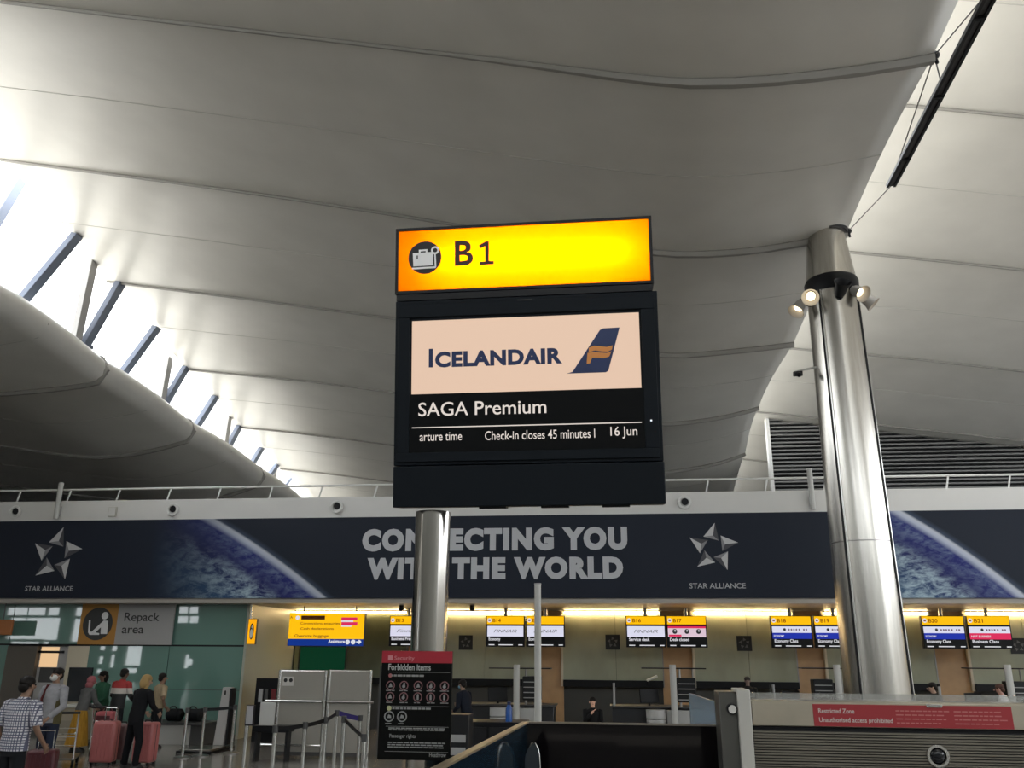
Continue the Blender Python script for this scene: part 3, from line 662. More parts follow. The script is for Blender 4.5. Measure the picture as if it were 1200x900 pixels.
mb.poly(sp, [g(690, 408), g(696, 405.5), g(703, 406), g(711, 407), g(718, 405), g(717, 410), g(712, 412.5), g(705, 412), g(697, 411), g(690, 413)], .008, .010)
mb.poly(sp, [g(688.5, 414), g(696, 412.5), g(704, 413.5), g(711, 414), g(716.5, 412), g(714, 418), g(708, 420), g(700, 419.5), g(694, 419.5), g(691.5, 426), g(687.5, 427)], .008, .010)
mb.build('tail_emblem', gold, t)
cream = M('screen_text', (.80, .72, .66), .4, emit=.85); mb = MB()
a = g(490.5, 487.5); b = g(640.5, 484.5); mb.text(sp, 'SAGA Premium', a[0], (a[1]+b[1])/2, g(490, 472)[1]-a[1], u1=b[0], bold=.006, d=.006)
for s2, x0, x1, yb in (('arture time', 492, 541.5, 517), ('Check-in closes 45 minutes l', 568.5, 697.5, 515), ('16 Jun', 715.5, 747, 511)):
    a = g(x0, yb); b = g(x1, yb-1.2); mb.text(sp, s2, a[0], (a[1]+b[1])/2, .052, u1=b[0], bold=.004, d=.006)
a = g(483, 501); b = g(752, 495.5); mb.slab(sp, a[0], (a[1]+b[1])/2-.003, b[0], (a[1]+b[1])/2+.003, .004, .006)
mb.build('screen_lettering', cream, t)
mb = MB(); u_, v_ = g(763, 493); mb.disc(sp, u_, v_, .006, .014, .016, 10); mb.build('status_light', wlit, t)
mb = MB(); u_, v_ = g(616, 351.5); mb.slab(sp, u_-.05, v_-.004, u_+.04, v_+.004, 0, .003); mb.build('maker_mark', dgrey, t)
# lower housing and feet, post
MB().slab(sp, uL2, vB, uR2+.01, vD-.006, -.20, .03).build('lower_housing', navyblk, t, bevel=.006)
mb = MB()
for x in (577, 650, 722): u_ = q(x, 593)[0]; MB().slab(sp, u_-.08, vB-.012, u_+.08, vB, -.1, .0).build('vent_foot', black, t)
pxp = at(507.5, 610, 5.05).x; zb = so.z-.02
MB().loft([(pxp, 5.05, 0.02, .106, .106), (pxp, 5.05, zb, .106, .106)], 40).build('post', M('post_steel', (.42, .40, .37), .13, 1, noise=.12, nscale=3, stretch=(6, 6, .25)), t)
MB().loft([(pxp, 5.05, 0, .2, .2), (pxp, 5.05, .02, .2, .2)], 40).build('base_plate', steel_d, t)

# ------------------------------------------------------------------ forbidden items notice on the same post
pf_ = Pl(at(486, 826, 4.86)); fu = pf_.uv
F0 = (fu(447, 763)[0]+fu(443, 890)[0])/2; F1 = (fu(530.5, 763)[0]+fu(527, 891)[0])/2; FT = fu(488, 763)[1]; FB = fu(485, 891)[1]
t = thing('notice_board', 'black and red Forbidden items security notice fixed to the steel post', 'sign', pf_.P((F0+F1)/2, FB))
MB().slab(pf_, F0, FB, F1, FT, -.02, 0).build('board', M('notice_black', (.004, .0045, .0045), .2, spec=.12), t, bevel=.002)
MB().slab(pf_, F0-.012, FB+.01, F0, FT-.08, -.035, -.012).build('side_frame', dgrey, t)
vr = fu(488, 777)[1]
MB().slab(pf_, F0, vr, F1, FT, 0, .003).build('red_band', M('notice_red', (.33, .015, .03), .3), t)
W_ = F1-F0; Hh = FT-FB
P2 = lambda x, y: (F0+W_*x, FT-Hh*y)
pk = M('notice_print', (.26, .265, .265), .4)
mb = MB(); u_, v_ = P2(.12, .085); mb.text(pf_, 'Security', P2(.18, .085)[0], v_, .021, width=.115, bold=.01, d=.005)
mb.slab(pf_, u_-.012, v_-.002, u_+.014, v_+.024, .003, .005); mb.build('lettering', M('notice_pink', (.55, .22, .24), .4), t)
MB().text(pf_, 'Forbidden items', P2(.10, .18)[0], P2(.1, .18)[1], .032, width=W_*.60, bold=.015, d=.004).build('lettering', M('notice_title', (.40, .41, .41), .4), t)
def lines(mb, x0, x1, y, h=.0035):
    mb = MB(); x = x0
    while x < x1-.02:
        l = random.uniform(.03, .09); e = min(x1, x+l); a = P2(x, y); b = P2(e, y); mb.slab(pf_, a[0], a[1]-h, b[0], a[1]+h, 0, .003); x = e+.012
    mb.build('small_print', pk, t)
lines(mb, .12, .62, .232, .005)
lines(mb, .18, .72, .535, .005); 
MB().text(pf_, 'Heathrow', P2(.72, .965)[0], P2(.72, .965)[1], .020, width=W_*.23, bold=.012, d=.004).build('lettering', pk, t)
MB().text(pf_, 'Passenger rights', P2(.16, .80)[0], P2(.1, .80)[1], .018, width=W_*.36, bold=.012, d=.004).build('lettering', pk, t)
for y in (.715, .73, .845, .865, .885): lines(mb, .14, .93, y, .0028)
for x in (.14, .33, .53, .71, .90):
    lines(mb, x-.06, x+.06, .372, .0022); lines(mb, x-.05, x+.06, .482, .0022)
for x in (.14, .32): lines(mb, x-.05, x+.05, .675, .0022)
for y, n_ in ((.325, 5), (.43, 5)):
    for x in (.14, .33, .53, .71, .90):
        u_, v_ = P2(x, y); mi = MB(); MB().ring(pf_, u_, v_, .020, .0245, 0, .003, 22).build('warning_ring', M('notice_ring', (.22, .10, .11), .4), t)
        k = random.choice((0, 1, 2))
        if k == 0: mi.slab(pf_, u_-.005, v_-.014, u_+.005, v_+.010, 0, .003); mi.disc(pf_, u_, v_+.012, .004, 0, .003, 10)
        elif k == 1: mi.disc(pf_, u_-.001, v_-.004, .009, 0, .003, 14); mi.slab(pf_, u_-.003, v_+.004, u_+.006, v_+.014, 0, .003)
        else: mi.poly(pf_, [(u_-.011, v_-.010), (u_+.011, v_-.008), (u_+.006, v_+.004), (u_, v_+.013), (u_-.006, v_+.002)], 0, .003)
        mi.build('warning_icon', pk, t)
mb = MB()
for x in (.14, .32):
    u_, v_ = P2(x, .61); MB().ring(pf_, u_, v_, .022, .028, 0, .003, 22).build('allowed_ring', pk, t); MB().poly(pf_, [(u_-.012, v_-.008), (u_+.012, v_-.008), (u_+.010, v_+.004), (u_-.004, v_+.010)], 0, .003).build('allowed_icon', pk, t)
for y in (.20, .515, .70, .925):
    a = P2(.1, y); b = P2(.97, y); mb.slab(pf_, a[0], a[1]-.0008, b[0], a[1]+.0008, 0, .002)
mb.build('ruled_lines', pk, t)
mb = MB(); u_, v_ = P2(.135, .535); mb.disc(pf_, u_, v_, .013, 0, .003, 16); mb.build('tick_dot', M('notice_lime', (.45, .46, .25), .4), t)
mb = MB(); u_, v_ = P2(.13, .232); mb.disc(pf_, u_, v_, .010, 0, .003, 16); mb.build('cross_dot', M('notice_pink2', (.5, .16, .18), .4), t)
MB().slab(pf_, (F0+F1)/2-.05, FB+.15, (F0+F1)/2+.07, FB+.21, -.075, -.02).build('clamp', dgrey, t)

# ------------------------------------------------------------------ overhead check-in screens
YS = 23.5; pS = PY(YS)
blob = lambda n, c: M('screen_'+n, c, .4, emit=.85)
s_white, s_blue, s_red, s_pink = blob('white', (.80, .80, .95)), blob('blue', (.015, .035, .42)), blob('crimson', (.80, .03, .12)), blob('pink', (.80, .62, .72))
s_text = M('screen_print', (.85, .85, .90), .4, emit=.8); s_dark = M('screen_ink', (.03, .03, .04), .4); s_or = M('screen_orange', (.75, .20, .005), .4, emit=.3); s_gy = M('screen_grey', (.22, .22, .26), .4)
scr_spec = [(457, 'B13', 'fin', 'Business Premier', 'first of the row, half hidden by the sign post'),
            (570, 'B14', 'fin', 'Economy', 'first to the right of the sign post'),
            (616.5, 'B15', 'fin', 'Economy', 'crossed by the slim upright pole'),
            (733, 'B16', 'fin', 'Service desk', 'left neighbour of the desk closed screen'),
            (780.5, 'B17', 'closed', 'Desk closed', 'with three round icons'),
            (902, 'B18', 'blue', 'Economy Class', 'first one left of the steel column'),
            (952.5, 'B19', 'blue', 'Economy Class', 'its corner hidden by the steel column'),
            (1078.5, 'B20', 'blue', 'Economy Class', 'first one right of the steel column'),
            (1131.5, 'B21', 'red', 'Business Class', 'last of the row at the right')]
kindtxt = {'fin': 'white logo', 'closed': 'pink and white', 'blue': 'blue band', 'red': 'red band'}
SW, SH = 1.04, .80
for k, (x, num, kind, cls, where) in enumerate(scr_spec):
    u, vt = pS.uv(x, 721.5); v = vt-SH
    t = thing('overhead_screen', 'hanging %s screen numbered %s, %s' % (kindtxt[kind], num, where), 'screen', pS.P(u+SW/2, v), group='hanging check-in screens')
    rc = lambda mb, x0, y0, x1, y1, d0, d1: mb.slab(pS, u+SW*x0, vt-SH*y1, u+SW*x1, vt-SH*y0, d0, d1)
    rc(MB(), 0, 0, 1, 1, -.14, 0).build('case', black, t, bevel=.01)
    rc(MB(), .02, .02, .98, .275, 0, .006).build('header_panel', ywl, t)
    mb = MB(); c = (u+SW*.085, vt-SH*.15); mb.disc(pS, *c, .055, .006, .009, 20).build('pictogram', s_text, t)
    mb = MB(); mb.text(pS, num, u+SW*.17, vt-SH*.21, .09, width=.22, bold=.02, d=.008); mb.slab(pS, c[0]-.028, c[1]-.02, c[0]+.028, c[1]+.022, .009, .011); mb.build('lettering', s_or, t)
    mb = MB(); mt = MB(); ml = MB()
    if kind == 'fin':
        rc(MB(), .03, .335, .97, .675, 0, .006).build('display', s_white, t)
        ml.text(pS, 'FINNAIR' if num != 'B13' else 'Finnair', u+SW*.2, vt-SH*.545, .075, width=SW*.60, shear=.35, d=.008); ml.build('airline_name', s_gy, t)
        ly = .80
    elif kind == 'closed':
        rc(MB(), .03, .335, .97, .675, 0, .006).build('display', s_pink, t)
        rc(rc(MB(), .03, .335, .97, .40, .006, .008), .05, .60, .36, .665, .006, .008).build('red_band', s_red, t)
        for f in (.2, .5, .79): ml.disc(pS, u+SW*f, vt-SH*.50, .062, .006, .008, 20)
        ml.build('display_icon', s_dark, t)
        for f in (.2, .5, .79): mb.disc(pS, u+SW*f+.008, vt-SH*.48, .022, .008, .010, 12)
        mb.build('icon_mark', s_text, t); ly = .80
    else:
        rc(MB(), .03, .335, .97, .535, 0, .006).build('display', s_white, t)
        rc(MB(), .03, .535, .97, .72, 0, .006).build('class_band', s_blue if kind == 'blue' else s_red, t)
        ml.disc(pS, u+SW*.33, vt-SH*.435, .035, .006, .008, 14); ml.build('airline_emblem', s_dark, t)
        for i, f in enumerate((.42, .48, .54, .60, .67, .78, .84)): mb.slab(pS, u+SW*f, vt-SH*.465, u+SW*(f+.035), vt-SH*.41, .006, .008)
        mb.build('airline_name', M('screen_mauve', (.42, .26, .42), .4, emit=.3), t)
        mt.text(pS, 'ECONOMY' if kind == 'blue' else 'NOT BUSINESS', u+SW*.06, vt-SH*.66, .045, width=SW*(.25 if kind == 'blue' else .45), bold=.02, d=.008); ly = .83
    mt.text(pS, cls, u+SW*.07, vt-SH*ly, .075, width=min(SW*.88, .045*len(cls)), bold=.02, d=.006)
    for a_, b_ in ((.07, .22), (.33, .70), (.84, .95)): mt.slab(pS, u+SW*a_, vt-SH*.955, u+SW*b_, vt-SH*.925, 0, .006)
    mt.build('screen_lettering', s_text, t)
    MB().tube([pS.P(u+SW*.5, vt, -.07), pS.P(u+SW*.5, ZS-.12, -.07)], .045, 12).build('hanger', steel_d, t)
# lit direction sign
pD = PY(22.6)
a = pD.uv(336.5, 757); b = pD.uv(428, 718.5); bl = pD.uv(336.5, 748.5)[1]
t = thing('direction_sign', 'large lit yellow hanging direction sign with a blue strip and white arrow', 'sign', pD.P((a[0]+b[0])/2, a[1]))
MB().slab(pD, a[0], a[1], b[0], b[1], -.16, -.002).build('sign_box', dgrey, t, bevel=.01)
MB().slab(pD, a[0]+.01, bl, b[0]-.01, b[1]-.01, -.002, .003).build('lit_panel', ywl, t)
MB().slab(pD, a[0]+.01, a[1]+.01, b[0]-.01, bl, -.002, .003).build('blue_strip', blob('signblue', (.006, .035, .26)), t)
qd = pD.uv; mb = MB()
for s_, x0, x1, y, cap in (('Connections enquiries', 352, 398, 731.8, .062), ('Cash declarations', 352, 391, 738, .062), ('Oversize baggage', 345, 385, 746.5, .07)):
    c = qd(x0, y); MB().text(pD, s_, c[0], c[1], cap, u1=qd(x1, y)[0], bold=.012, d=.005).build('lettering', M('sign_brown', (.30, .08, .004), .4), t)
c0 = qd(353, 726); c1 = qd(381, 721.5); MB().slab(pD, c0[0], c0[1], c1[0], c1[1], .003, .006).build('route_block', M('sign_brown', (.30, .08, .004), .4), t)
c = qd(340, 725); mb.text(pD, 'A', c[0], c[1], .07, d=.005, bold=.02)
mb.build('lettering', M('sign_brown', (.30, .08, .004), .4), t)
mb = MB(); c = qd(348.8, 723.8); mb.disc(pD, *c, .055, .003, .006, 18)
c = qd(384.5, 753.5); mb.text(pD, 'Assistance', c[0], c[1], .085, u1=qd(404, 753)[0], bold=.03, d=.005)
for x in (407.3, 413.8): mb.disc(pD, *qd(x, 752.3), .062, .003, .006, 18)
c = qd(420.5, 752.2); mb.poly(pD, [(c[0]-.07, c[1]-.016), (c[0], c[1]-.016), (c[0]-.02, c[1]-.05), (c[0]+.02, c[1]-.05), (c[0]+.075, c[1]), (c[0]+.02, c[1]+.05), (c[0]-.02, c[1]+.05), (c[0], c[1]+.016), (c[0]-.07, c[1]+.016)], .003, .006)
mb.build('symbol', s_text, t)
def qrect(mb, x0, y0, x1, y1): a_ = qd(x0, y1); b_ = qd(x1, y0); return mb.slab(pD, a_[0], a_[1], b_[0], b_[1], .003, .006)
qrect(qrect(MB(), 400, 723.5, 419, 727), 400, 729, 419, 733).build('notice_flag', s_red, t)
qrect(qrect(MB(), 400, 727, 414, 729), 400, 733, 412, 734.5).build('notice_stripe', s_text, t)
for x in (355, 416.5):
    c = qd(x, 718.5); MB().tube([pD.P(c[0], b[1], -.08), pD.P(c[0], ZS-.12, -.08)], .02, 8).build('hanger', steel_d, t)
# small dark ceiling cameras on the soffit
for i, (x, y, lb) in enumerate(((553.5, 707, 'small dark ceiling camera above the emblem board beside the sign post'), (470.5, 713, 'small ceiling camera bracket above the first hanging screen'))):
    c = at(x, y, 22.0)
    t = thing('ceiling_camera', lb, 'camera', (c.x, 22, ZS-.12))
    MB().tube([(c.x, 22, ZS-.12), (c.x, 22, ZS-.17)], .06, 14).build('mount', blackm, t); MB().ell((c.x, 22, ZS-.21), (.07, .07, .06)).build('dome', black, t)

# ------------------------------------------------------------------ check-in desks
YD = 21.3; pK = PY(YD)
desk_w = M('desk_white', (.42, .42, .41), .4); desk_k = M('desk_dark', (.02, .021, .024), .3)
deskx = [(605.5, 'between the sign post and the slim pole'), (788, 'below the desk closed screen'), (980, 'just left of the steel column'), (1180, 'at the right edge')]
for k, (x, lb) in enumerate(deskx):
    u, z1 = pK.uv(x, 779); uo = u
    t = thing('check_in_desk', 'dark check-in desk with white conveyor front %s' % lb, 'desk', (u, YD, 0), group='check-in desks')
    MB().mm((u-1.45, YD+.5, .0), (u+.85, YD+1.2, .86)).build('desk_body', desk_k, t, bevel=.02)
    MB().mm((u-1.5, YD+.42, .86), (u+.9, YD+1.25, .90)).build('desk_top', dgrey, t, bevel=.01)
    MB().mm((u-.18, YD+.12, .50), (u+.42, YD+.40, .83)).build('conveyor_front', desk_w, t, bevel=.015)
    MB().loft([(u-.43, YD+.1, .42, .22, .2), (u-.43, YD+.1, .64, .22, .2)], 20).build('desk_pedestal', desk_w, t); MB().loft([(u-.43, YD+.1, .66, .225, .205), (u-.43, YD+.1, .85, .225, .205)], 20).build('desk_pedestal', desk_w, t)
    MB().mm((u-.65, YD+.2, .0), (u+.55, YD+.6, .48)).build('plinth', desk_k, t)
    MB().tube([(u, YD, 0), (u, YD, z1)], .075, 16).build('divider_post', lgrey, t)
    MB().mm((u-.72, YD+.3, z1-.10), (u+.8, YD+.75, z1-.075)).build('shelf', black, t)
    po = -.58 if k == 2 else 0
    pr = MB().mm((u+po+.1, YD+.35, 1.0), (u+po+.55, YD+.7, 1.55)).build('printer', blackm, t, bevel=.02)
    for j in range(4): MB().mm((u+po+.13, YD+.335, 1.05+j*.12), (u+po+.52, YD+.35, 1.07+j*.12)).build('slot', grey, pr)
    MB().tube([(u+.18, YD+.45, .9), (u+.18, YD+.45, z1-.1)], .03, 8).build('stand', steel_d, t); MB().tube([(u+.5, YD+.6, .9), (u+.5, YD+.6, z1-.1)], .02, 8).build('stand', steel_d, t)
    m_ = MB().box((u-(.95 if k == 2 else .55), YD+.7, 1.12), (.5, .05, .32), rz=R_(25), rx=R_(-8)).build('monitor', black, t, bevel=.01)
    MB().tube([(u-(.95 if k == 2 else .55), YD+.75, .9), (u-(.95 if k == 2 else .55), YD+.74, 1.05)], .03, 8).build('monitor_stand', blackm, t)
    MB().mm((u-1.4, YD+.42, .95), (u-1.37, YD+.9, 1.4)).build('glass_fin', M('fin_glass', (.25, .29, .27), .1, alpha=.45), t)
    MB().tube([(u-1.39, YD+.40, .9), (u-1.39, YD+.40, 1.42)], .03, 10).build('fin_post', grey, t)
t = thing('scanner', 'small white handset lying on the dark ledge under the desk closed screen', 'scanner', tuple(pw.P(*pw.uv(764, 800), .2)))
L_ = WLOC[t.name]; MB().box(L_+Vector((0, 0, .12)), (.32, .08, .07), ry=R_(-22)).build('body', white, t, bevel=.02); MB().tube([L_+Vector((-.1, 0, -.05)), L_+Vector((-.1, 0, .1))], .02, 8).build('stand', blackm, t)
t = thing('bottle', 'small black bottle with pale label on the desk right of the left column post', 'bottle', tuple(at(993.5, 812, 21.9)))
L_ = WLOC[t.name]; L_.z = .9; L_.y = 21.95; t.location = L_
MB().loft([(L_.x, L_.y, .9, .05, .05), (L_.x, L_.y, 1.12, .05, .05), (L_.x, L_.y, 1.18, .02, .02), (L_.x, L_.y, 1.25, .02, .02)], 16).build('body', black, t); MB().loft([(L_.x, L_.y, 1.0, .052, .052), (L_.x, L_.y, 1.06, .052, .052)], 16).build('label', white, t)
t = thing('blue_bottle', 'blue bottle on the black desk behind the dark glass balustrade', 'bottle', tuple(at(595.5, 846, 15)))
L_ = WLOC[t.name]
t2 = thing('equipment_cabinet', 'low black cabinet under the blue bottle left of the dark glass', 'cabinet', (L_.x-.35, 15.2, 0))
MB().mm((L_.x-.95, 14.9, 0), (L_.x+.3, 15.6, L_.z)).build('body', black, t2, bevel=.02)
for dx in (-.9, -.3): MB().mm((L_.x+dx, 14.88, .1), (L_.x+dx+.55, 14.9, L_.z-.08)).build('door', blackm, t2)
MB().loft([(L_.x, 15.1, L_.z, .055, .055), (L_.x, 15.1, L_.z+.2, .055, .055), (L_.x, 15.1, L_.z+.26, .03, .03)], 16).build('body', M('bottle_blue', (.015, .09, .35), .3), t); MB().loft([(L_.x, 15.1, L_.z+.26, .033, .033), (L_.x, 15.1, L_.z+.31, .033, .033)], 16).build('cap', M('cap_navy', (.01, .02, .08), .4), t)
# louvred grey unit right of the notice
t = thing('drawer_unit', 'grey and black stacked drawer unit just right of the security notice', 'cabinet', tuple(at(540, 900, 13)*1)); p0 = at(541, 850, 13); t.location = (p0.x, 13, 0); WLOC[t.name] = Vector((p0.x, 13, 0))
MB().mm((p0.x-.3, 12.9, 0), (p0.x+.12, 13.3, p0.z+.15)).build('body', blackm, t, bevel=.01)
for j in range(4): MB().mm((p0.x-.26, 12.88, .38+j*.17), (p0.x+.08, 12.9, .48+j*.17)).build('drawer', grey, t)

# ------------------------------------------------------------------ people
def person(label, loc, face, H, skin=(.38, .22, .15), hair=(.012, .010, .009), top=('shirt', (.5, .5, .5)), sleeve='long', bottom=('trousers', (.012, .013, .016)), lean=0, arms=None, hairstyle='short', mask=None, skirt=None, extra=None, legspread=.1, topmat=None, head_t=0, shoes=(.02, .02, .02), wide=1.0):
    t = thing('person', label, 'person', (0, 0, 0)); s = H/1.75
    ca, sa = math.cos(R_(lean)), math.sin(R_(lean))
    def T(p):
        p = Vector(p)
        if p.z > .94:
            k = min(1, (p.z-.94)/.12); a = R_(lean)*k; y, z = p.y, p.z-.94
            p = Vector((p.x, y*math.cos(a)+z*math.sin(a), .94+z*math.cos(a)-y*math.sin(a)))
        return p
    hc = Vector((0, .02, 1.635))
    shR, shL = (.19*wide, 0, 1.42), (-.19*wide, 0, 1.42)
    arms = arms or {}
    J = {}
    for sd, nm in ((1, 'R'), (-1, 'L')):
        sh = T((sd*.185*wide, 0, 1.41))
        el, wr = arms.get(nm, ((sd*.25*wide, -.03, 1.13), (sd*.26*wide, .06, .90)))
        J[nm] = (sh, Vector(el), Vector(wr))
    verts, rad_, edges_ = [], [], []
    def add(p, r, par=None):
        verts.append(Vector(p)); rad_.append(r)
        if par is not None: edges_.append((par, len(verts)-1))
        return len(verts)-1
    pel = add((0, 0, .95), (.13, .10)); be = add(T((0, 0, 1.1)), (.12, .095), pel); chst = add(T((0, 0, 1.30)), (.14, .105), be); nb = add(T((0, -.005, 1.45)), (.07, .065), chst)
    nk = add(T((0, .005, 1.52)), (.052, .055), nb); jaw = add(T((0, .03, 1.585)), (.062, .07), nk); sk = add(T((0, .015, 1.655)), (.075, .092), jaw); cr_ = add(T((0, .0, 1.715)), (.055, .06), sk)
    for sd, nm in ((1, 'R'), (-1, 'L')):
        sh, el, wr = J[nm]
        a = add(sh, (.055, .055), chst); b_ = add(el, (.040, .040), a); c_ = add(wr, (.026, .030), b_)
        dirv = (wr-el).normalized(); side = dirv.cross(Vector((1, 0, 0)));
        if side.length < .1: side = dirv.cross(Vector((0, 1, 0)))
        side.normalize(); nrm = dirv.cross(side)
        pm_ = add(wr+dirv*.06, (.024, .034), c_)
        for j, (off, ln) in enumerate(((-.033, .075), (-.011, .085), (.011, .08), (.033, .062))):
            f0 = add(wr+dirv*.10+side*off, (.009, .009), pm_); f1 = add(wr+dirv*(.10+ln*.5)+side*off*1.1+nrm*.006, (.008, .008), f0); add(wr+dirv*(.10+ln*.9)+side*off*1.1+nrm*.024, (.007, .007), f1)
        th = add(wr+dirv*.05-side*.042, (.010, .010), pm_); add(wr+dirv*.095-side*.055+nrm*.012, (.008, .008), th)
        hp = add((sd*.09, 0, .90), (.085, .085), pel); kn = add((sd*(legspread), .02, .50), (.055, .058), hp); an = add((sd*(legspread+.01), -.02, .085), (.038, .04), kn); add((sd*(legspread+.02), .13, .03), (.035, .025), an)
    me = bpy.data.meshes.new('body'); me.from_pydata([v*s for v in verts], edges_, [])
    bo = bpy.data.objects.new('body', me); C.objects.link(bo)
    md = bo.modifiers.new('skin', 'SKIN'); md.use_smooth_shade = True
    for i, v in enumerate(me.skin_vertices[0].data): v.radius = (rad_[i][0]*s, rad_[i][1]*s); v.use_root = (i == 0)
    sb = bo.modifiers.new('sub', 'SUBSURF'); sb.levels = sb.render_levels = 2
    sm = M('skin_%02d%02d' % (int(skin[0]*100), int(skin[1]*100)), skin, .5)
    dg = bpy.context.evaluated_depsgraph_get(); me2 = bpy.data.meshes.new_from_object(bo.evaluated_get(dg)); bpy.data.objects.remove(bo); me2.name = 'body'; me2.materials.clear(); me2.materials.append(sm)
    # nose, ears, lips and eyes as part of the face
    bo = bpy.data.objects.new('body', me2); C.objects.link(bo); bo.parent = t
    def bm_add(fn):
        bm = MB(); fn(bm)
        for v in bm.bm.verts: v.co = v.co*s
        return bm
    hm = M('hair_%d' % int(sum(hair)*1000), hair, .55, bump=.3, nscale=60)
    hT = lambda q: T(q)
    rotm = Matrix.Rotation(-R_(lean), 3, 'X')
    bm_add(lambda m: (m.ell(hT((0, .125, 1.63)), (.014, .02, .022), 8, 6, rotm), m.ell(hT((.083, .01, 1.63)), (.012, .02, .03), 8, 6), m.ell(hT((-.083, .01, 1.63)), (.012, .02, .03), 8, 6))).build('ear_and_nose', sm, t)
    bm_add(lambda m: (m.ell(hT((.032, .098, 1.655)), .011, 8, 6), m.ell(hT((-.032, .098, 1.655)), .011, 8, 6))).build('eyes', M('eye_dark', (.02, .015, .012), .3), t)
    if not mask: bm_add(lambda m: m.ell(hT((0, .100, 1.585)), (.024, .008, .007), 8, 6)).build('mouth', M('lip', (.30, .11, .10), .5), t)
    else: bm_add(lambda m: (m.ell(hT((0, .075, 1.595)), (.070, .055, .055), 14, 10, rotm), m.tube([hT((.07, .06, 1.61)), hT((.085, 0, 1.63))], .004, 5), m.tube([hT((-.07, .06, 1.61)), hT((-.085, 0, 1.63))], .004, 5))).build('face_mask', M('mask_cloth_%d' % int(mask[0]*100), mask, .6), t)
    if hairstyle == 'short': bm_add(lambda m: (m.ell(hT((0, -.012, 1.685)), (.089, .105, .078), 18, 12, rotm), m.ell(hT((0, -.055, 1.625)), (.078, .055, .075), 14, 10, rotm))).build('hair', hm, t)
    elif hairstyle == 'long': bm_add(lambda m: (m.ell(hT((0, -.015, 1.68)), (.097, .112, .085), 18, 12, rotm), m.ell(hT((0, -.055, 1.60)), (.105, .075, .12), 16, 12, rotm), m.ell(hT((.06, -.03, 1.55)), (.045, .05, .09), 10, 8, rotm), m.ell(hT((-.06, -.03, 1.55)), (.045, .05, .09), 10, 8, rotm))).build('hair', hm, t)
    elif hairstyle == 'scarf': bm_add(lambda m: (m.ell(hT((0, -.015, 1.66)), (.105, .115, .11), 18, 12, rotm), m.ell(hT((0, -.03, 1.54)), (.11, .09, .09), 14, 10, rotm))).build('head_scarf', hm, t)
    # clothes
    tmt = topmat or M('cloth_%s_%d' % (top[0], int(sum(top[1])*1000)), top[1], .75, noise=.12, nscale=14)
    def shirt(m):
        m.loft([(0, 0, .86, .175*wide, .125), (0, 0, .98, .172*wide, .128), (0, 0, 1.12, .168*wide, .122), (0, 0, 1.28, .195*wide, .130), (0, 0, 1.38, .205*wide, .120), (0, -.005, 1.44, .165*wide, .095), (0, -.005, 1.475, .085, .075), (0, 0, 1.50, .066, .066)], 24, T)
        for nm in 'RL':
            sh, el, wr = J[nm]; b_ = sh+(Vector((0, 0, 0))-Vector((sh.x, 0, 0)))*.18
            if sleeve == 'long': m.tube([b_, sh, (sh+el)/2, el, (el+wr)/2, wr-(wr-el)*.04], [.070, .078, .066, .058, .050, .042], 14)
            else: m.tube([b_, sh, (sh+el)/2, el-(el-sh)*.12], [.070, .080, .074, .072], 14)
    bm_add(shirt).build(top[0], tmt, t)
    if skirt:
        bm_add(lambda m: m.loft([(0, 0, .97, .165, .12), (0, 0, .85, .20, .15), (0, 0, .5, .25, .20), (0, 0, .14, .30, .25)], 26)).build('skirt', M('skirt_%d' % int(sum(skirt)*1000), skirt, .8, noise=.25, nscale=5, stretch=(6, 6, .4)), t)
    else:
        bmtl = M('cloth_%s_%d' % (bottom[0], int(sum(bottom[1])*1000)), bottom[1], .8)
        def tr(m):
            m.loft([(0, 0, .80, .155, .12), (0, 0, .90, .172, .122), (0, 0, 1.0, .160, .115)], 22)
            for sd in (1, -1): m.tube([(sd*.085, 0, .92), (sd*.09, .005, .75), (sd*legspread, .02, .5), (sd*(legspread+.008), -.01, .25), (sd*(legspread+.01), -.015, .06)], [.092, .092, .075, .064, .062], 14)
        bm_add(tr).build(bottom[0], bmtl, t)
    for sd in (1, -1):
        bm_add(lambda m: m.loft([(sd*(legspread+.015), .045, .0, .048, .135), (sd*(legspread+.015), .045, .03, .050, .138), (sd*(legspread+.012), .03, .07, .045, .11), (sd*(legspread+.01), -.02, .10, .045, .055)], 16)).build('shoe', M('shoe_%d' % int(sum(shoes)*100), shoes, .5), t)
    if extra: extra(t, bm_add, T)
    t.location = loc; t.rotation_euler = (0, 0, R_(face))
    return t
def feet(px_, Y, dx=0): p = at(px_, 800, Y); return (p.x+dx, Y, 0)
# check-shirt man, seen from behind (faces away: +Y)
cm = bpy.data.materials.new('check_cloth'); cm.use_nodes = True; nt = cm.node_tree; b = nt.nodes['Principled BSDF']; b.inputs['Roughness'].default_value = .8
tc = nt.nodes.new('ShaderNodeTexCoord'); sx = nt.nodes.new('ShaderNodeSeparateXYZ'); nt.links.new(tc.outputs['Object'], sx.inputs[0]); outs = []
for ax in (0, 2):
    mu = nt.nodes.new('ShaderNodeMath'); mu.operation = 'MULTIPLY'; mu.inputs[1].default_value = 190; nt.links.new(sx.outputs[ax], mu.inputs[0])
    sn = nt.nodes.new('ShaderNodeMath'); sn.operation = 'SINE'; nt.links.new(mu.outputs[0], sn.inputs[0]); gt = nt.nodes.new('ShaderNodeMath'); gt.operation = 'GREATER_THAN'; gt.inputs[1].default_value = .35; nt.links.new(sn.outputs[0], gt.inputs[0]); outs.append(gt)
mxx = nt.nodes.new('ShaderNodeMath'); mxx.operation = 'MAXIMUM'; nt.links.new(outs[0].outputs[0], mxx.inputs[0]); nt.links.new(outs[1].outputs[0], mxx.inputs[1])
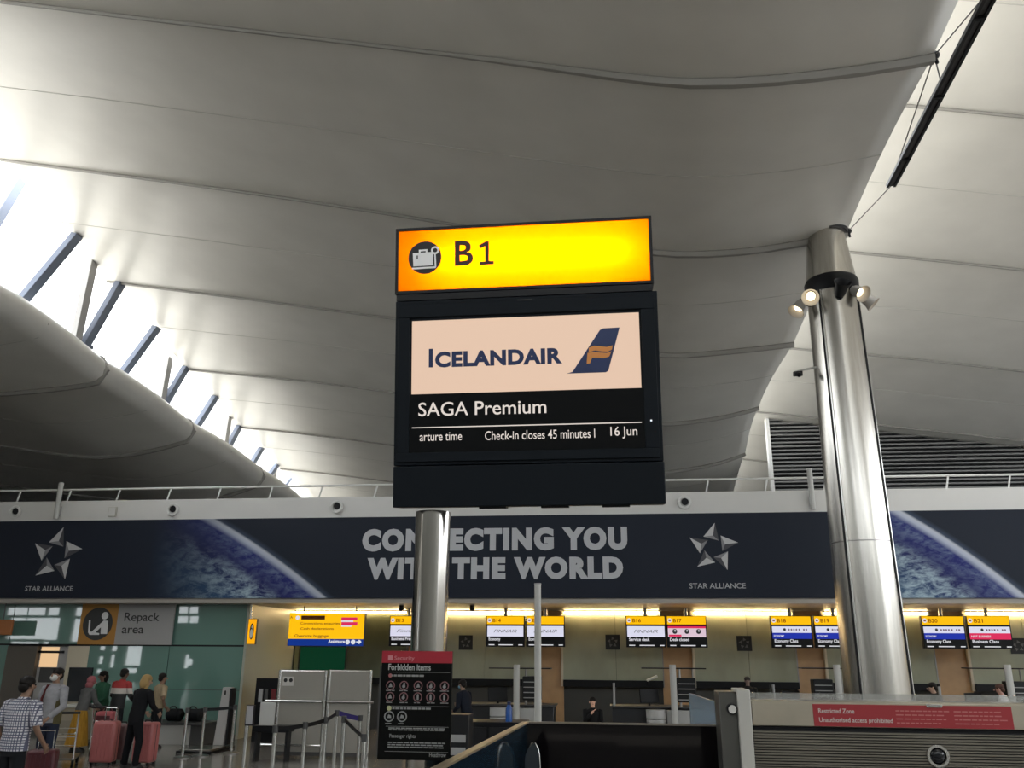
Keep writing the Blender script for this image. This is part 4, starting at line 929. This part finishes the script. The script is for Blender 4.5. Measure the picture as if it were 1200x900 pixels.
mc = nt.nodes.new('ShaderNodeMix'); mc.data_type = 'RGBA'; mc.inputs[6].default_value = (.62, .62, .66, 1); mc.inputs[7].default_value = (.10, .105, .16, 1); nt.links.new(mxx.outputs[0], mc.inputs[0]); nt.links.new(mc.outputs[2], b.inputs['Base Color'])
person('person in a blue and white checked short-sleeved shirt seen from behind', feet(29, 11), -12, at(33, 793, 11).z, skin=(.26, .15, .10), top=('shirt', (.5, .5, .55)), sleeve='short', topmat=cm, wide=1.18, lean=4, arms={'R': ((.30, .02, 1.12), (.27, .20, .93)), 'L': ((-.32, -.02, 1.13), (-.33, .1, .92))}, legspread=.11)
def vest(t, add, T):
    add(lambda m: m.loft([(0, -.008, .84, .19, .128), (0, -.008, 1.1, .182, .13), (0, -.008, 1.3, .20, .13), (0, -.008, 1.40, .205, .115), (0, -.012, 1.455, .13, .085)], 24, lambda q: T(Vector((q.x, min(q.y, .085), q.z))))).build('waistcoat', M('olive_cloth', (.10, .085, .04), .8), t)
    add(lambda m: m.tube([T((.11, .13, 1.0)), T((.12, .145, 1.25)), T((.10, .08, 1.46)), T((.11, -.08, 1.44))], [(.03, .012)]*4, 8)).build('bag_strap', M('strap_maroon', (.10, .02, .02), .7), t)
person('person in a cap and white face mask with olive waistcoat facing the queue', feet(66, 15), 172, at(68, 783, 15).z, skin=(.30, .17, .11), top=('shirt', (.30, .30, .32)), mask=(.62, .62, .60), extra=vest, bottom=('trousers', (.02, .025, .045)), arms={'R': ((.27, .05, 1.13), (.18, .26, 1.0)), 'L': ((-.27, .05, 1.13), (-.2, .28, .95))})
person('person in a pink head scarf, grey top and mustard skirt bending to pack', feet(105, 18.5, -.1), -25, 1.55, hair=(.30, .10, .11), hairstyle='scarf', top=('cardigan', (.10, .10, .10)), skirt=(.36, .19, .025), lean=14, arms={'R': ((.22, .22, 1.12), (.14, .44, 1.0)), 'L': ((-.24, .2, 1.12), (-.15, .42, 1.0))})
person('dark-haired person in a green top between the head scarf and the red jacket', feet(124, 20), 155, 1.62, skin=(.16, .09, .06), top=('shirt', (.03, .10, .06)), lean=8, hairstyle='long', arms={'R': ((.22, .12, 1.1), (.12, .32, .95)), 'L': ((-.22, .12, 1.1), (-.12, .32, .95))})
jm = bpy.data.materials.new('tricolour_cloth'); jm.use_nodes = True; nt = jm.node_tree; b = nt.nodes['Principled BSDF']; b.inputs['Roughness'].default_value = .7
tc = nt.nodes.new('ShaderNodeTexCoord'); sx = nt.nodes.new('ShaderNodeSeparateXYZ'); rp = nt.nodes.new('ShaderNodeValToRGB'); rp.color_ramp.interpolation = 'CONSTANT'; mr = nt.nodes.new('ShaderNodeMapRange'); mr.inputs[1].default_value = .8; mr.inputs[2].default_value = 1.6
nt.links.new(tc.outputs['Object'], sx.inputs[0]); nt.links.new(sx.outputs[2], mr.inputs[0]); nt.links.new(mr.outputs[0], rp.inputs[0]); nt.links.new(rp.outputs[0], b.inputs['Base Color'])
E = rp.color_ramp.elements; E[0].color = (.012, .012, .014, 1); E[1].position = .43; E[1].color = (.55, .50, .46, 1); e = E.new(.58); e.color = (.36, .03, .03, 1)
person('person in a red, white and black striped jacket seen from behind', feet(141, 19.4), -15, at(141, 785, 19.4).z+.03, skin=(.14, .08, .05), top=('jacket', (.4, .03, .03)), topmat=jm, lean=8, arms={'R': ((.26, .1, 1.14), (.18, .32, 1.0)), 'L': ((-.30, .1, 1.14), (-.30, .34, .98))}, wide=1.1)
person('blonde person in dark clothes leaning forward behind the pink suitcases, seen from behind', feet(165, 16.2), -22, at(182, 797, 16.2).z+.10, skin=(.42, .26, .18), hair=(.36, .24, .10), hairstyle='long', top=('jumper', (.008, .008, .010)), bottom=('trousers', (.006, .006, .008)), lean=12, arms={'R': ((.26, .14, 1.16), (.20, .34, 1.02)), 'L': ((-.26, .14, 1.16), (-.20, .34, 1.02))}, legspread=.15)
person('dark-haired person in a beige T-shirt with hand on hip by the glass wall', feet(188, 19.5), -35, at(184, 790, 19.5).z+.02, skin=(.26, .15, .10), top=('t_shirt', (.32, .25, .16)), sleeve='short', lean=4, arms={'R': ((.40, -.08, 1.16), (.22, .06, 1.02)), 'L': ((-.24, .1, 1.1), (-.15, .25, .95))})
# staff behind the desks
person('person bending in dark clothes with a pale blue glove right of the notice', feet(548, 19.5), 60, at(540, 797, 19.5).z+.02, skin=(.30, .19, .13), top=('jacket', (.010, .013, .022)), lean=14, arms={'R': ((.25, .12, 1.2), (.16, .34, 1.16)), 'L': ((-.24, .1, 1.1), (-.15, .3, 1.0))}, mask=(.20, .42, .58))
person('dark-haired person in a black top holding a hand to the face behind the dark glass', feet(694, 17.5), 185, at(694, 817, 17.5).z, skin=(.75, .45, .32), top=('jumper', (.008, .008, .009)), arms={'R': ((.22, .16, 1.18), (.05, .16, 1.36)), 'L': ((-.22, .1, 1.1), (-.12, .3, 1.0))})  # skin colour raised to imitate screen light on the face
person('person with grey hair seated low behind the restricted zone barrier, left of the column', feet(876, 23.6), 180, at(876, 793, 23.6).z, skin=(.34, .25, .22), hair=(.06, .055, .055), top=('jumper', (.02, .02, .02)))
person('dark-haired person bending over a desk right of the column', feet(1099, 20.5), 90, at(1099, 801, 20.5).z+.03, skin=(.40, .25, .18), top=('jacket', (.012, .012, .014)), lean=12)
person('person in a white collared shirt at the far right desk', feet(1177, 20.3), 60, at(1172, 803, 20.3).z+.03, skin=(.42, .22, .17), hair=(.08, .04, .03), top=('shirt', (.75, .75, .75)), lean=10)

# ------------------------------------------------------------------ luggage, carts, bench and scale by the glass wall
def suitcase(label, loc, w_, d_, h_, mat, rz=0, handle=.0, tilt=0, group=None):
    t = thing('suitcase', label, 'suitcase', (0, 0, 0), group)
    MB().box((0, 0, h_/2+.05), (w_, d_, h_)).build('shell', mat, t, bevel=min(w_, d_)*.16)
    rb = MB()
    for i in range(5):
        x = -w_*.34+w_*.17*i; rb.box((x, -d_/2-.004, h_/2+.05), (w_*.05, .018, h_*.8)); rb.box((x, d_/2+.004, h_/2+.05), (w_*.05, .018, h_*.8))
    rb.build('shell_ribs', mat, t, bevel=.004)
    MB().mm((-w_/2-.004, -.008, .08), (w_/2+.004, .008, h_)).build('zip_line', M('zip_grey', (.10, .07, .07), .5), t)
    for sx_ in (-1, 1):
        for sy in (-1, 1):
            MB().tube([(sx_*w_*.38-.012, sy*d_*.34, .028), (sx_*w_*.38+.012, sy*d_*.34, .028)], .028, 12).build('wheel', black, t)
    MB().tube([(-.07, 0, h_+.05), (-.07, 0, h_+.08), (.07, 0, h_+.08), (.07, 0, h_+.05)], .012, 8).build('carry_handle', blackm, t)
    if handle: MB().tube([(-.1, d_*.3, h_+.03), (-.1, d_*.3, h_+handle), (.1, d_*.3, h_+handle), (.1, d_*.3, h_+.03)], .010, 8).build('pull_handle', chrome, t)
    t.location = loc; t.rotation_euler = (R_(tilt), 0, R_(rz)); return t
pinkm = M('case_pink', (.46, .145, .14), .4); pink2 = M('bag_pink', (.42, .11, .12), .55); maroon = M('case_maroon', (.075, .008, .014), .5)
p = feet(133, 16.6); suitcase('large pink suitcase standing left of the blonde person', p, .44, .30, .74, pinkm, 8, .28)
p = feet(180, 16.75); suitcase('pink suitcase half hidden right of the blonde person', p, .40, .28, .72, pinkm, -6)
p = feet(151, 17.0); suitcase('grey-pink suitcase behind the legs of the blonde person', p, .32, .26, .66, M('case_mauve', (.17, .10, .10), .5), 0)
p = feet(64, 12.6); suitcase('dark red suitcase standing by the checked-shirt person', p, .40, .26, .66, maroon, 20, .3)
# luggage cart builder
def cart(label, loc, rz, gcol=chrome):
    t = thing('luggage_cart', label, 'cart', (0, 0, 0), group='luggage carts'); 
    MB().box((0, .0, .16), (.55, .85, .03)).build('deck', steel_d, t, bevel=.008)
    for sx_ in (-1, 1): MB().tube([(sx_*.25, -.42, .16), (sx_*.25, -.46, .6), (sx_*.25, -.54, .98)], .018, 8).build('upright', gcol, t)
    MB().tube([(-.28, -.56, .98), (.28, -.56, .98)], .024, 10).build('handlebar', blackm, t)
    for z in (.4, .55, .7): MB().tube([(-.25, -.445-.0*z, z), (.25, -.445, z)], .010, 6).build('back_bar', gcol, t)
    mbk = MB(); mbk.tube([(-.22, -.42, .62), (-.22, -.20, .58), (.22, -.20, .58), (.22, -.42, .62)], .010, 6)
    for x in (-.11, 0, .11): mbk.tube([(x, -.43, .61), (x, -.2, .58)], .006, 5)
    mbk.build('basket', gcol, t)
    for x, y in ((-.24, -.36), (.24, -.36), (-.22, .38), (.22, .38)): MB().tube([(x-.02, y, .07), (x+.02, y, .07)], .07, 14).build('wheel', black, t); MB().tube([(x, y, .07), (x, y, .15)], .014, 6).build('wheel_fork', gcol, t)
    t.location = loc; t.rotation_euler = (0, 0, R_(rz)); return t
p = feet(86, 16.3); cart('empty luggage cart between the masked person and the mustard skirt', p, 25)
p = feet(140, 18.0); cart('luggage cart behind the large pink suitcase', p, 10)
t = thing('holdall', 'small pink holdall resting on top of the cart behind the pink suitcases', 'bag', (0, 0, 0)); p = feet(139, 18.0)
MB().box((0, 0, .13), (.40, .24, .26)).build('bag_body', pink2, t, bevel=.06); MB().tube([(-.12, 0, .25), (-.08, 0, .33), (.08, 0, .33), (.12, 0, .25)], .012, 8).build('strap', maroon, t); MB().mm((-.15, -.128, .05), (.15, -.115, .18)).build('pocket', maroon, t, bevel=.01)
t.location = (p[0], p[1]-.28, .625)
for z_ in (0,): pass
# beige counter, bench and bags
a = at(72, 826, 20.6); b = at(100, 826, 20.6)
t = thing('low_counter', 'low beige counter with pale top under the dark window', 'counter', ((a.x+b.x)/2, 20.6, 0))
MB().mm((a.x, 20.6, .0), (b.x, 21.2, a.z-.06)).build('body', M('beige_lam', (.36, .31, .24), .5), t); MB().mm((a.x-.04, 20.55, a.z-.06), (b.x+.04, 21.25, a.z)).build('worktop', white, t, bevel=.01); MB().mm((a.x+.03, 20.585, .15), (b.x-.03, 20.6, a.z-.35)).build('front_panel', M('beige_dark', (.28, .25, .20), .5), t)
a = at(150, 846, 20.2); b = at(240, 846, 20.2); zbn = a.z
t = thing('packing_bench', 'long low grey packing bench along the teal glass wall', 'bench', ((a.x+b.x)/2, 20.2, 0))
MB().mm((a.x, 20.2, zbn-.05), (b.x, 21.1, zbn)).build('bench_top', dgrey, t, bevel=.01)
MB().mm((a.x+.05, 20.25, 0), (at(222, 846, 20.2).x, 21.0, zbn-.05)).build('bench_front', lgrey, t); MB().mm((at(222, 846, 20.2).x, 20.3, 0), (b.x-.05, 20.95, zbn-.05)).build('bench_end', dgrey, t)
for x0, x1, y0, lb in ((194, 216, 828, 'black holdall at the left end of the bags on the packing bench'), (217, 239, 826, 'black holdall at the right end of the bags on the packing bench')):
    a = at(x0, 846, 20.6); b = at(x1, y0, 20.6)
    t = thing('holdall', lb, 'bag', ((a.x+b.x)/2, 20.6, zbn), group='black holdalls on the packing bench'); c = ((a.x+b.x)/2, 20.6 if x0 < 200 else 20.62, zbn+.2); hw = (b.x-a.x)/2
    MB().tube([(a.x+.02, c[1], zbn+.14), (a.x+.07, c[1], zbn+.145), (b.x-.07, c[1], zbn+.145), (b.x-.02, c[1], zbn+.14)], [(.10, .08), (.17, .14), (.175, .14), (.11, .08)], 16).build('bag_body', M('bag_black', (.010, .011, .013), .6), t)
    MB().tube([(c[0]-hw*.5, c[1]-.1, zbn+.27), (c[0]-hw*.2, c[1]-.12, zbn+.34), (c[0]+hw*.2, c[1]-.12, zbn+.34), (c[0]+hw*.5, c[1]-.1, zbn+.27)], .014, 6).build('strap', blackm, t)
a = at(245, 868, 19.4); b = at(266, 806, 19.4)
t = thing('luggage_scale', 'tall grey luggage scale with dark display and flat weighing platform', 'scale', ((a.x+b.x)/2, 19.4, 0))
MB().hexa([Vector(v) for v in ((a.x+.05, 19.5, .08), (b.x, 19.5, .08), (b.x, 19.75, .08), (a.x+.05, 19.75, .08), (a.x+.1, 19.6, b.z), (b.x+.02, 19.6, b.z), (b.x+.02, 19.75, b.z), (a.x+.1, 19.75, b.z))]).build('cabinet', M('scale_grey', (.40, .39, .38), .4), t, bevel=.01)
MB().mm((a.x+.17, 19.565, b.z-.16), (b.x-.1, 19.585, b.z-.07)).build('display', black, t); MB().mm((b.x+.01, 19.55, .08), (b.x+.06, 19.78, b.z-.02)).build('side_strip', blackm, t)
MB().mm((a.x-.35, 18.6, 0), (b.x+.15, 19.8, .05)).build('base', black, t, bevel=.01); MB().mm((a.x-.30, 18.65, .05), (b.x+.1, 19.45, .08)).build('platform', steel, t, bevel=.005)

# ------------------------------------------------------------------ queue barriers
def qpost(label, x, ytop, ybase=None, Y=None, h=None, group='queue barrier posts', mat=chrome):
    if Y is None: p = atz(x, ybase); Y = p.y
    top = at(x, ytop, Y); H = h or top.z
    t = thing('barrier_post', label, 'post', (top.x, Y, 0), group)
    MB().loft([(top.x, Y, 0, .17, .17), (top.x, Y, .02, .17, .17), (top.x, Y, .04, .06, .06)], 24).build('base', steel_d, t)
    MB().tube([(top.x, Y, .03), (top.x, Y, H-.09)], .032, 14).build('tube', mat, t)
    MB().tube([(top.x, Y, H-.10), (top.x, Y, H)], .042, 14).build('belt_head', dgrey, t)
    return Vector((top.x, Y, H))
def belt(label, a, b, sag=.008, mat=black, hh=.03):
    n = 8; mb = MB(); rr = []
    d_ = (b-a); d_.z = 0; d_.normalize(); a2, b2 = a+d_*.05, b-d_*.05; pp = Vector((-d_.y, d_.x, 0))*.003
    pts = [a2+(b2-a2)*(i/n)-Vector((0, 0, .05+sag*math.sin(math.pi*i/n))) for i in range(n+1)]
    rows = [mb.vs([p-pp-Vector((0, 0, hh)), p+pp-Vector((0, 0, hh)), p+pp+Vector((0, 0, hh)), p-pp+Vector((0, 0, hh))]) for p in pts]
    for A, B in zip(rows, rows[1:]):
        for k in range(4): mb.face([A[k], A[(k+1) % 4], B[(k+1) % 4], B[k]])
    mb.face(rows[0][::-1]); mb.face(rows[-1])
    tag(mb.build('barrier_belt', mat), label, 'belt', 'queue barrier belts')
A = qpost('steel barrier post nearest the pink suitcases by the scale', 220, 829.5, Y=17.9); B = qpost('steel barrier post in front of the luggage scale', 241, 828.5, Y=18.2); Cc = qpost('steel barrier post at the right end before the glass corner', 276, 826, Y=18.8)
belt('black belt between the first two posts by the scale', A, B); belt('black belt in front of the luggage scale', B, Cc)
P1 = qpost('front barrier post standing left before the frosted screen', 323, 850, Y=13.0); P2_ = qpost('barrier post at the middle of the left frosted panel', 358, 846, Y=13.6); P3 = qpost('barrier post before the joint of the two frosted panels', 382, 840, Y=14.2)
P4 = qpost('barrier post under the left end of the purple belt', 395, 832, Y=15.0); P5 = qpost('barrier post right of the purple belt start', 403.5, 839, Y=14.0); P6 = qpost('barrier post under the right end of the purple belt', 422.5, 838, Y=15.5); P7 = qpost('short-looking barrier post nearest the security notice', 427, 860, Y=12.4)
belt('black belt from the front left post to the middle post', P1, P2_); belt('black belt from the middle post to the panel joint', P2_, P3); belt('black belt rising to the purple belt post', P3, P4)
belt('purple belt behind the other barrier belts', P4, P6, mat=M('belt_purple', (.035, .025, .14), .6), hh=.04); belt('black belt low at the right before the notice', P5, P7)
# sign holder posts
a = at(289.5, 850, 14.2); H_ = at(289.5, 826, 14.2).z
t = thing('sign_stand', 'slim post with a small white notice at the glass corner', 'sign', (a.x, 14.2, 0))
MB().loft([(a.x, 14.2, 0, .17, .17), (a.x, 14.2, .03, .16, .16)], 20).build('base', steel_d, t); MB().tube([(a.x, 14.2, .03), (a.x, 14.2, a.z+.02)], .032, 12).build('tube', chrome, t); MB().mm((a.x-.02, 14.15, a.z), (a.x+.12, 14.2, H_)).build('holder', black, t); MB().mm((a.x-.005, 14.14, a.z+.02), (a.x+.105, 14.15, H_-.01)).build('paper', M('paper_grey', (.36, .36, .37), .6), t)
a = at(303, 850, 17.5); b = at(323, 823, 17.5)
t = thing('notice_stand', 'dark stand holding a blank pale panel left of the frosted screens', 'stand', ((a.x+b.x)/2, 17.5, 0))
MB().mm((a.x, 17.5, a.z), (b.x, 17.53, b.z)).build('panel', lgrey, t, bevel=.008); MB().mm((a.x-.15, 17.54, .55), (b.x+.3, 17.9, a.z-.01)).build('body', black, t, bevel=.01)
for x in (a.x-.1, b.x+.22): MB().mm((x, 17.6, 0), (x+.05, 17.8, .56)).build('leg', blackm, t)
# dark shelves with red boxes behind
a = at(296, 846, 21.2); b = at(327, 795, 21.2)
t = thing('shelf_rack', 'dark shelf rack in the shadowed gap left of the frosted screens', 'shelf', ((a.x+b.x)/2, 21.2, 0))
MB().mm((a.x, 21.2, 0), (b.x+.6, 21.6, b.z)).build('frame', black, t); 
for i, (dx, w_, c_) in enumerate(((.1, .1, grey), (.25, .08, dgrey), (.42, .12, M('box_red', (.14, .01, .015), .5)), (.6, .1, M('box_white', (.3, .3, .3), .5)))):
    MB().mm((a.x+dx, 21.17, b.z-.55), (a.x+dx+w_, 21.2, b.z-.25)).build('label_strip', c_, t)
# frosted screens
fro = M('frosted_panel', (.30, .285, .255), .3, alpha=1, noise=.06, nscale=1)
YQ = 18.3
for i, (x0, x1, lb) in enumerate(((329, 384, 'left frosted grey screen panel in a steel frame with a small white notice'), (387, 435, 'right frosted grey screen panel in a steel frame'))):
    a = at(x0, 785, YQ); b = at(x1-(1.5 if i == 0 else 0), 785, YQ)
    t = thing('screen_panel', lb, 'screen', ((a.x+b.x)/2, YQ, 0), group='frosted screen panels')
    MB().mm((a.x+.03, YQ-.012, .12), (b.x-.03, YQ+.012, a.z-.02)).build('panel', fro, t)
    for x in (a.x, b.x): MB().tube([(x, YQ, 0), (x, YQ, a.z)], .035, 12).build('frame_post', chrome, t)
    MB().tube([(a.x, YQ, a.z-.02), (b.x, YQ, a.z-.02)], .02, 8).build('top_rail', chrome, t)
    MB().mm((a.x-.03, YQ-.03, .05), (b.x+.03, YQ+.03, .12)).build('kick_rail', dgrey, t)
    zz = at(350, 821.5, YQ).z
    MB().tube([(a.x-(.25 if i == 0 else 0), YQ-.06, zz), (b.x-.04+.14*i, YQ-.06, zz)], .025, 10).build('grab_rail', chrome if i == 0 else steel_d, t)
    if i == 0:
        pn = PY(YQ-.013); c = pn.uv(331, 803.5); e = pn.uv(344.5, 793); MB().slab(pn, c[0], c[1], e[0], e[1], 0, .006).build('notice', M('notice_paper', (.55, .53, .50), .6), t)
        mb = MB()
        for x in (334.8, 341): mb.disc(pn, *pn.uv(x, 797), .04, .006, .009, 12)
        mb.build('notice_icon', txtk, t); zz = at(350, 870.5, YQ).z; MB().tube([(a.x-.3, YQ-.06, .25), (b.x, YQ-.06, .25)], .02, 8).build('grab_rail', chrome, t)
# tall slim pole
a = at(630.5, 845, 10.5); zt_ = at(630.5, 685, 10.5).z
t = thing('slim_pole', 'tall slim grey pole in front of the hanging screens and banner', 'pole', (a.x, 10.5, 0))
MB().tube([(a.x, 10.5, .02), (a.x, 10.5, zt_)], .040, 16).build('tube', lgrey, t); MB().tube([(a.x, 10.5, zt_), (a.x, 10.5, zt_+.015)], .043, 16).build('cap', grey, t); MB().tube([(a.x, 10.5, 0), (a.x, 10.5, .02)], .12, 20).build('base', steel_d, t)

# ------------------------------------------------------------------ dark glass balustrade in front
YA = 7.0; pA = PY(YA)
gA = M('dark_glass', (.006, .005, .006), .04, spec=.2)
u0, vz = pA.uv(616, 845.5); u1 = pA.uv(841, 847)[0]
t = thing('glass_balustrade', 'dark tinted glass balustrade with pale metal edge left of the restricted zone barrier', 'balustrade', ((u0+u1)/2, YA, 0))
MB().slab(pA, u0, 0, u1, vz-.012, -.025, 0).build('glass_panel', gA, t)
MB().slab(pA, u0-.01, vz-.012, u1+.01, vz, -.035, .01).build('cap_rail', M('cap_metal', (.32, .29, .26), .3, 1), t)
# side panel running towards the viewer
e = atz(530, 890, vz); 
def wallq(mb, p, q_, z0, z1, th):
    n_ = Vector((q_.y-p.y, -(q_.x-p.x), 0)).normalized()*th/2
    return mb.hexa([Vector((*(p-n_).xy, z0)), Vector((*(q_-n_).xy, z0)), Vector((*(q_+n_).xy, z0)), Vector((*(p+n_).xy, z0)), Vector((*(p-n_).xy, z1)), Vector((*(q_-n_).xy, z1)), Vector((*(q_+n_).xy, z1)), Vector((*(p+n_).xy, z1))])
s0 = pA.P(u0, vz); dd = (e-s0).normalized(); e2 = s0+dd*((e-s0).length*1.25)
md_ = s0+(e2-s0)*.28
wallq(MB(), s0, md_, 0, vz-.012, .025).build('glass_panel', M('blue_dark_glass', (.008, .020, .033), .06, spec=.25), t)
wallq(MB(), md_, e2, 0, vz-.012, .025).build('glass_panel', M('blue_dark_glass', (.008, .020, .033), .06, spec=.25), t)
wallq(MB(), s0, e2, vz-.012, vz, .05).build('side_cap_rail', M('cap_gold', (.85, .70, .50), .35, 1), t)
MB().tube([pA.P(u1, 0, .0), pA.P(u1, vz, .0)], .014, 8).build('end_post', chrome, t)
# curved dark shape with pale edge, modelled to imitate a reflection in the glass
pB = PY(6.6); f = lambda x, y: pB.uv(x, y)
t = thing('reflection_panel', 'small dark rounded panel with a pale edge imitating a reflection on the dark glass', 'panel', (f(625, 890)[0], 6.6, 0))
bt = f(632.5, 905); pts = [(f(615, 890)), f(616, 884), f(619, 877), f(623, 871.5), f(626.5, 871), f(629.5, 876), f(631.5, 884), (f(632.5, 895)), (f(632.5, 895)[0]+.01, .3), (f(615, 890)[0], .3)]
MB().poly(pB, pts, -.05, 0).build('panel', M('reflection_dark', (.03, .04, .05), .1), t)
mb = MB(); mb.tube([pB.P(*f(x, y), .004) for x, y in ((620, 875), (623.5, 871), (627, 870.5), (630, 876), (632, 884), (633, 900))], .006, 6).build('edge', chrome, t)
MB().slab(pB, f(612, 890)[0], 0, f(634, 890)[0], .3, -.08, .03).build('base', blackm, t)
# pale blue glass fin
q0, q1 = at(808.5, 812, 8.6), at(841, 823.5, 7.15); q0.z = q1.z = (q0.z+q1.z)/2
t = thing('glass_fin', 'pale blue glass side panel above the dark glass beside the grey pillar', 'glass panel', ((q0.x+q1.x)/2, 7.9, 0))
wallq(MB(), q0, q1, .9, q0.z, .02).build('glass', M('pale_blue_glass', (.25, .36, .46), .12, alpha=.72), t); wallq(MB(), q0, q1, 0, .9, .03).build('base_panel', gA, t)
MB().tube([(q1.x, q1.y, 0), (q1.x, q1.y, q1.z)], .015, 8).build('edge_strip', chrome, t); MB().tube([(q0.x, q0.y, 0), (q0.x, q0.y, q0.z)], .012, 8).build('edge_strip', chrome, t)
# ------------------------------------------------------------------ restricted zone barrier
YR = 6.2; pR = PY(YR); h = pR.uv
zt_ = h(1000, 822.5)[1]
t = thing('barrier_pillar', 'grey metal pillar with a round button and a pale upright strip', 'pillar', (h(860, 860)[0], YR+.1, 0))
a = h(842, 810); b = h(863, 810); c = h(880, 806)
MB().slab(pR, a[0], 0, b[0]+.01, h(850, 811)[1], -.30, -.02).build('body', M('pillar_grey', (.11, .108, .10), .35, .6), t, bevel=.006)
MB().slab(pR, b[0], 0, c[0]-.012, h(870, 808)[1], -.30, .03).build('strip', M('strip_pale', (.50, .49, .45), .4), t, bevel=.006)
u_, v_ = h(858, 831); MB().disc(pR, u_, v_, .035, -.02, .012, 24).build('button_bezel', blackm, t); MB().disc(pR, u_, v_, .026, .012, .022, 24).build('button', M('button_white', (.68, .67, .64), .3), t)
uL_, uR_ = c[0]-.005, h(1330, 850)[0]
t = thing('security_barrier', 'long metal barrier with ribbed lower front carrying the red restricted zone sign', 'barrier', ((uL_+uR_)/2, YR, 0))
vg = h(1000, 852.5)[1]
MB().slab(pR, uL_, vg, uR_, zt_, -.25, 0).build('top_fascia', M('fascia_metal', (.50, .455, .37), .34, 1, noise=.12, nscale=2.5), t, bevel=.006)
MB().slab(pR, uL_, vg-.022, uR_, vg, -.25, -.03).build('shadow_gap', black, t)
rib = bpy.data.materials.new('ribbed_metal'); rib.use_nodes = True; nt = rib.node_tree; b_ = nt.nodes['Principled BSDF']; b_.inputs['Base Color'].default_value = (.20, .185, .155, 1); b_.inputs['Metallic'].default_value = .9; b_.inputs['Roughness'].default_value = .42
mb = MB(); z = vg-.03
while z > .02:
    mb.slab(pR, uL_, z-.011, uR_, z, -.02, -.004); z -= .017
mb.build('ribbed_front', rib, t, smooth=False)
MB().slab(pR, uL_, 0, uR_, vg-.022, -.25, -.02).build('core', blackm, t)
MB().slab(pR, uL_, zt_, uR_, h(1000, 814)[1], -.14, -.12).build('glass_upstand', M('upstand_glass', (.45, .46, .45), .1, alpha=.38), t)
u_, v_ = h(1099, 886); MB().ring(pR, u_, v_, .052, .068, -.004, .012, 32).build('porthole_ring', chrome, t); MB().ell(pR.P(u_, v_, -.01), (.052, .03, .052), 20, 14).build('porthole_lens', M('lens_black', (.006, .007, .010), .05), t)
a = h(954.5, 853); b = h(1184, 826.5); vb_ = (h(956, 850.5)[1]+h(1184, 855)[1])/2; vt_ = (h(953.5, 825)[1]+h(1184, 828)[1])/2
t = thing('restricted_sign', 'red sign reading Restricted Zone fixed on the metal barrier', 'sign', pR.P((a[0]+b[0])/2, vb_, .003))
MB().slab(pR, a[0], vb_, b[0], vt_, .001, .006).build('sign_plate', M('restricted_red', (.33, .022, .030), .45), t)
mb = MB(); rt = vt_-vb_
c = h(959, 836)[0]; mb.text(pR, 'Restricted Zone', c, vb_+rt*.60, rt*.20, u1=h(1001, 836)[0], bold=.012, d=.008); mb.text(pR, 'Unauthorised access prohibited', c, vb_+rt*.20, rt*.20, u1=h(1046, 846)[0], bold=.012, d=.008)
mb.build('lettering', M('sign_print_pale', (.62, .55, .52), .5), t)
for x0, x1 in ((1050, 1113), (1118, 1180)):
    mb = MB()
    for i, r_ in enumerate((.74, .56, .38, .20)):
        x = x0
        while x < x1-(10 if i == 3 else 2)-4:
            l = random.uniform(3, 9); c0 = h(x, 840)[0]; c1 = h(min(x+l, x1), 840)[0]; mb.slab(pR, c0, vb_+rt*r_-.003, c1, vb_+rt*r_+.004, .006, .0075); x += l+1.4
    mb.build('small_print', M('sign_print_dim', (.50, .16, .15), .5), t)
a = h(1085, 829); b = h(1103, 826); t = thing('lock_plate', 'small steel plate at the top edge of the red restricted zone sign', 'plate', pR.P((a[0]+b[0])/2, a[1], .01))
MB().slab(pR, a[0], a[1], b[0], b[1]+.004, .008, .016).build('plate', chrome, t, bevel=.002); MB().slab(pR, a[0]+.01, a[1]+.004, b[0]-.01, a[1]+.008, .016, .018).build('slot', dgrey, t)
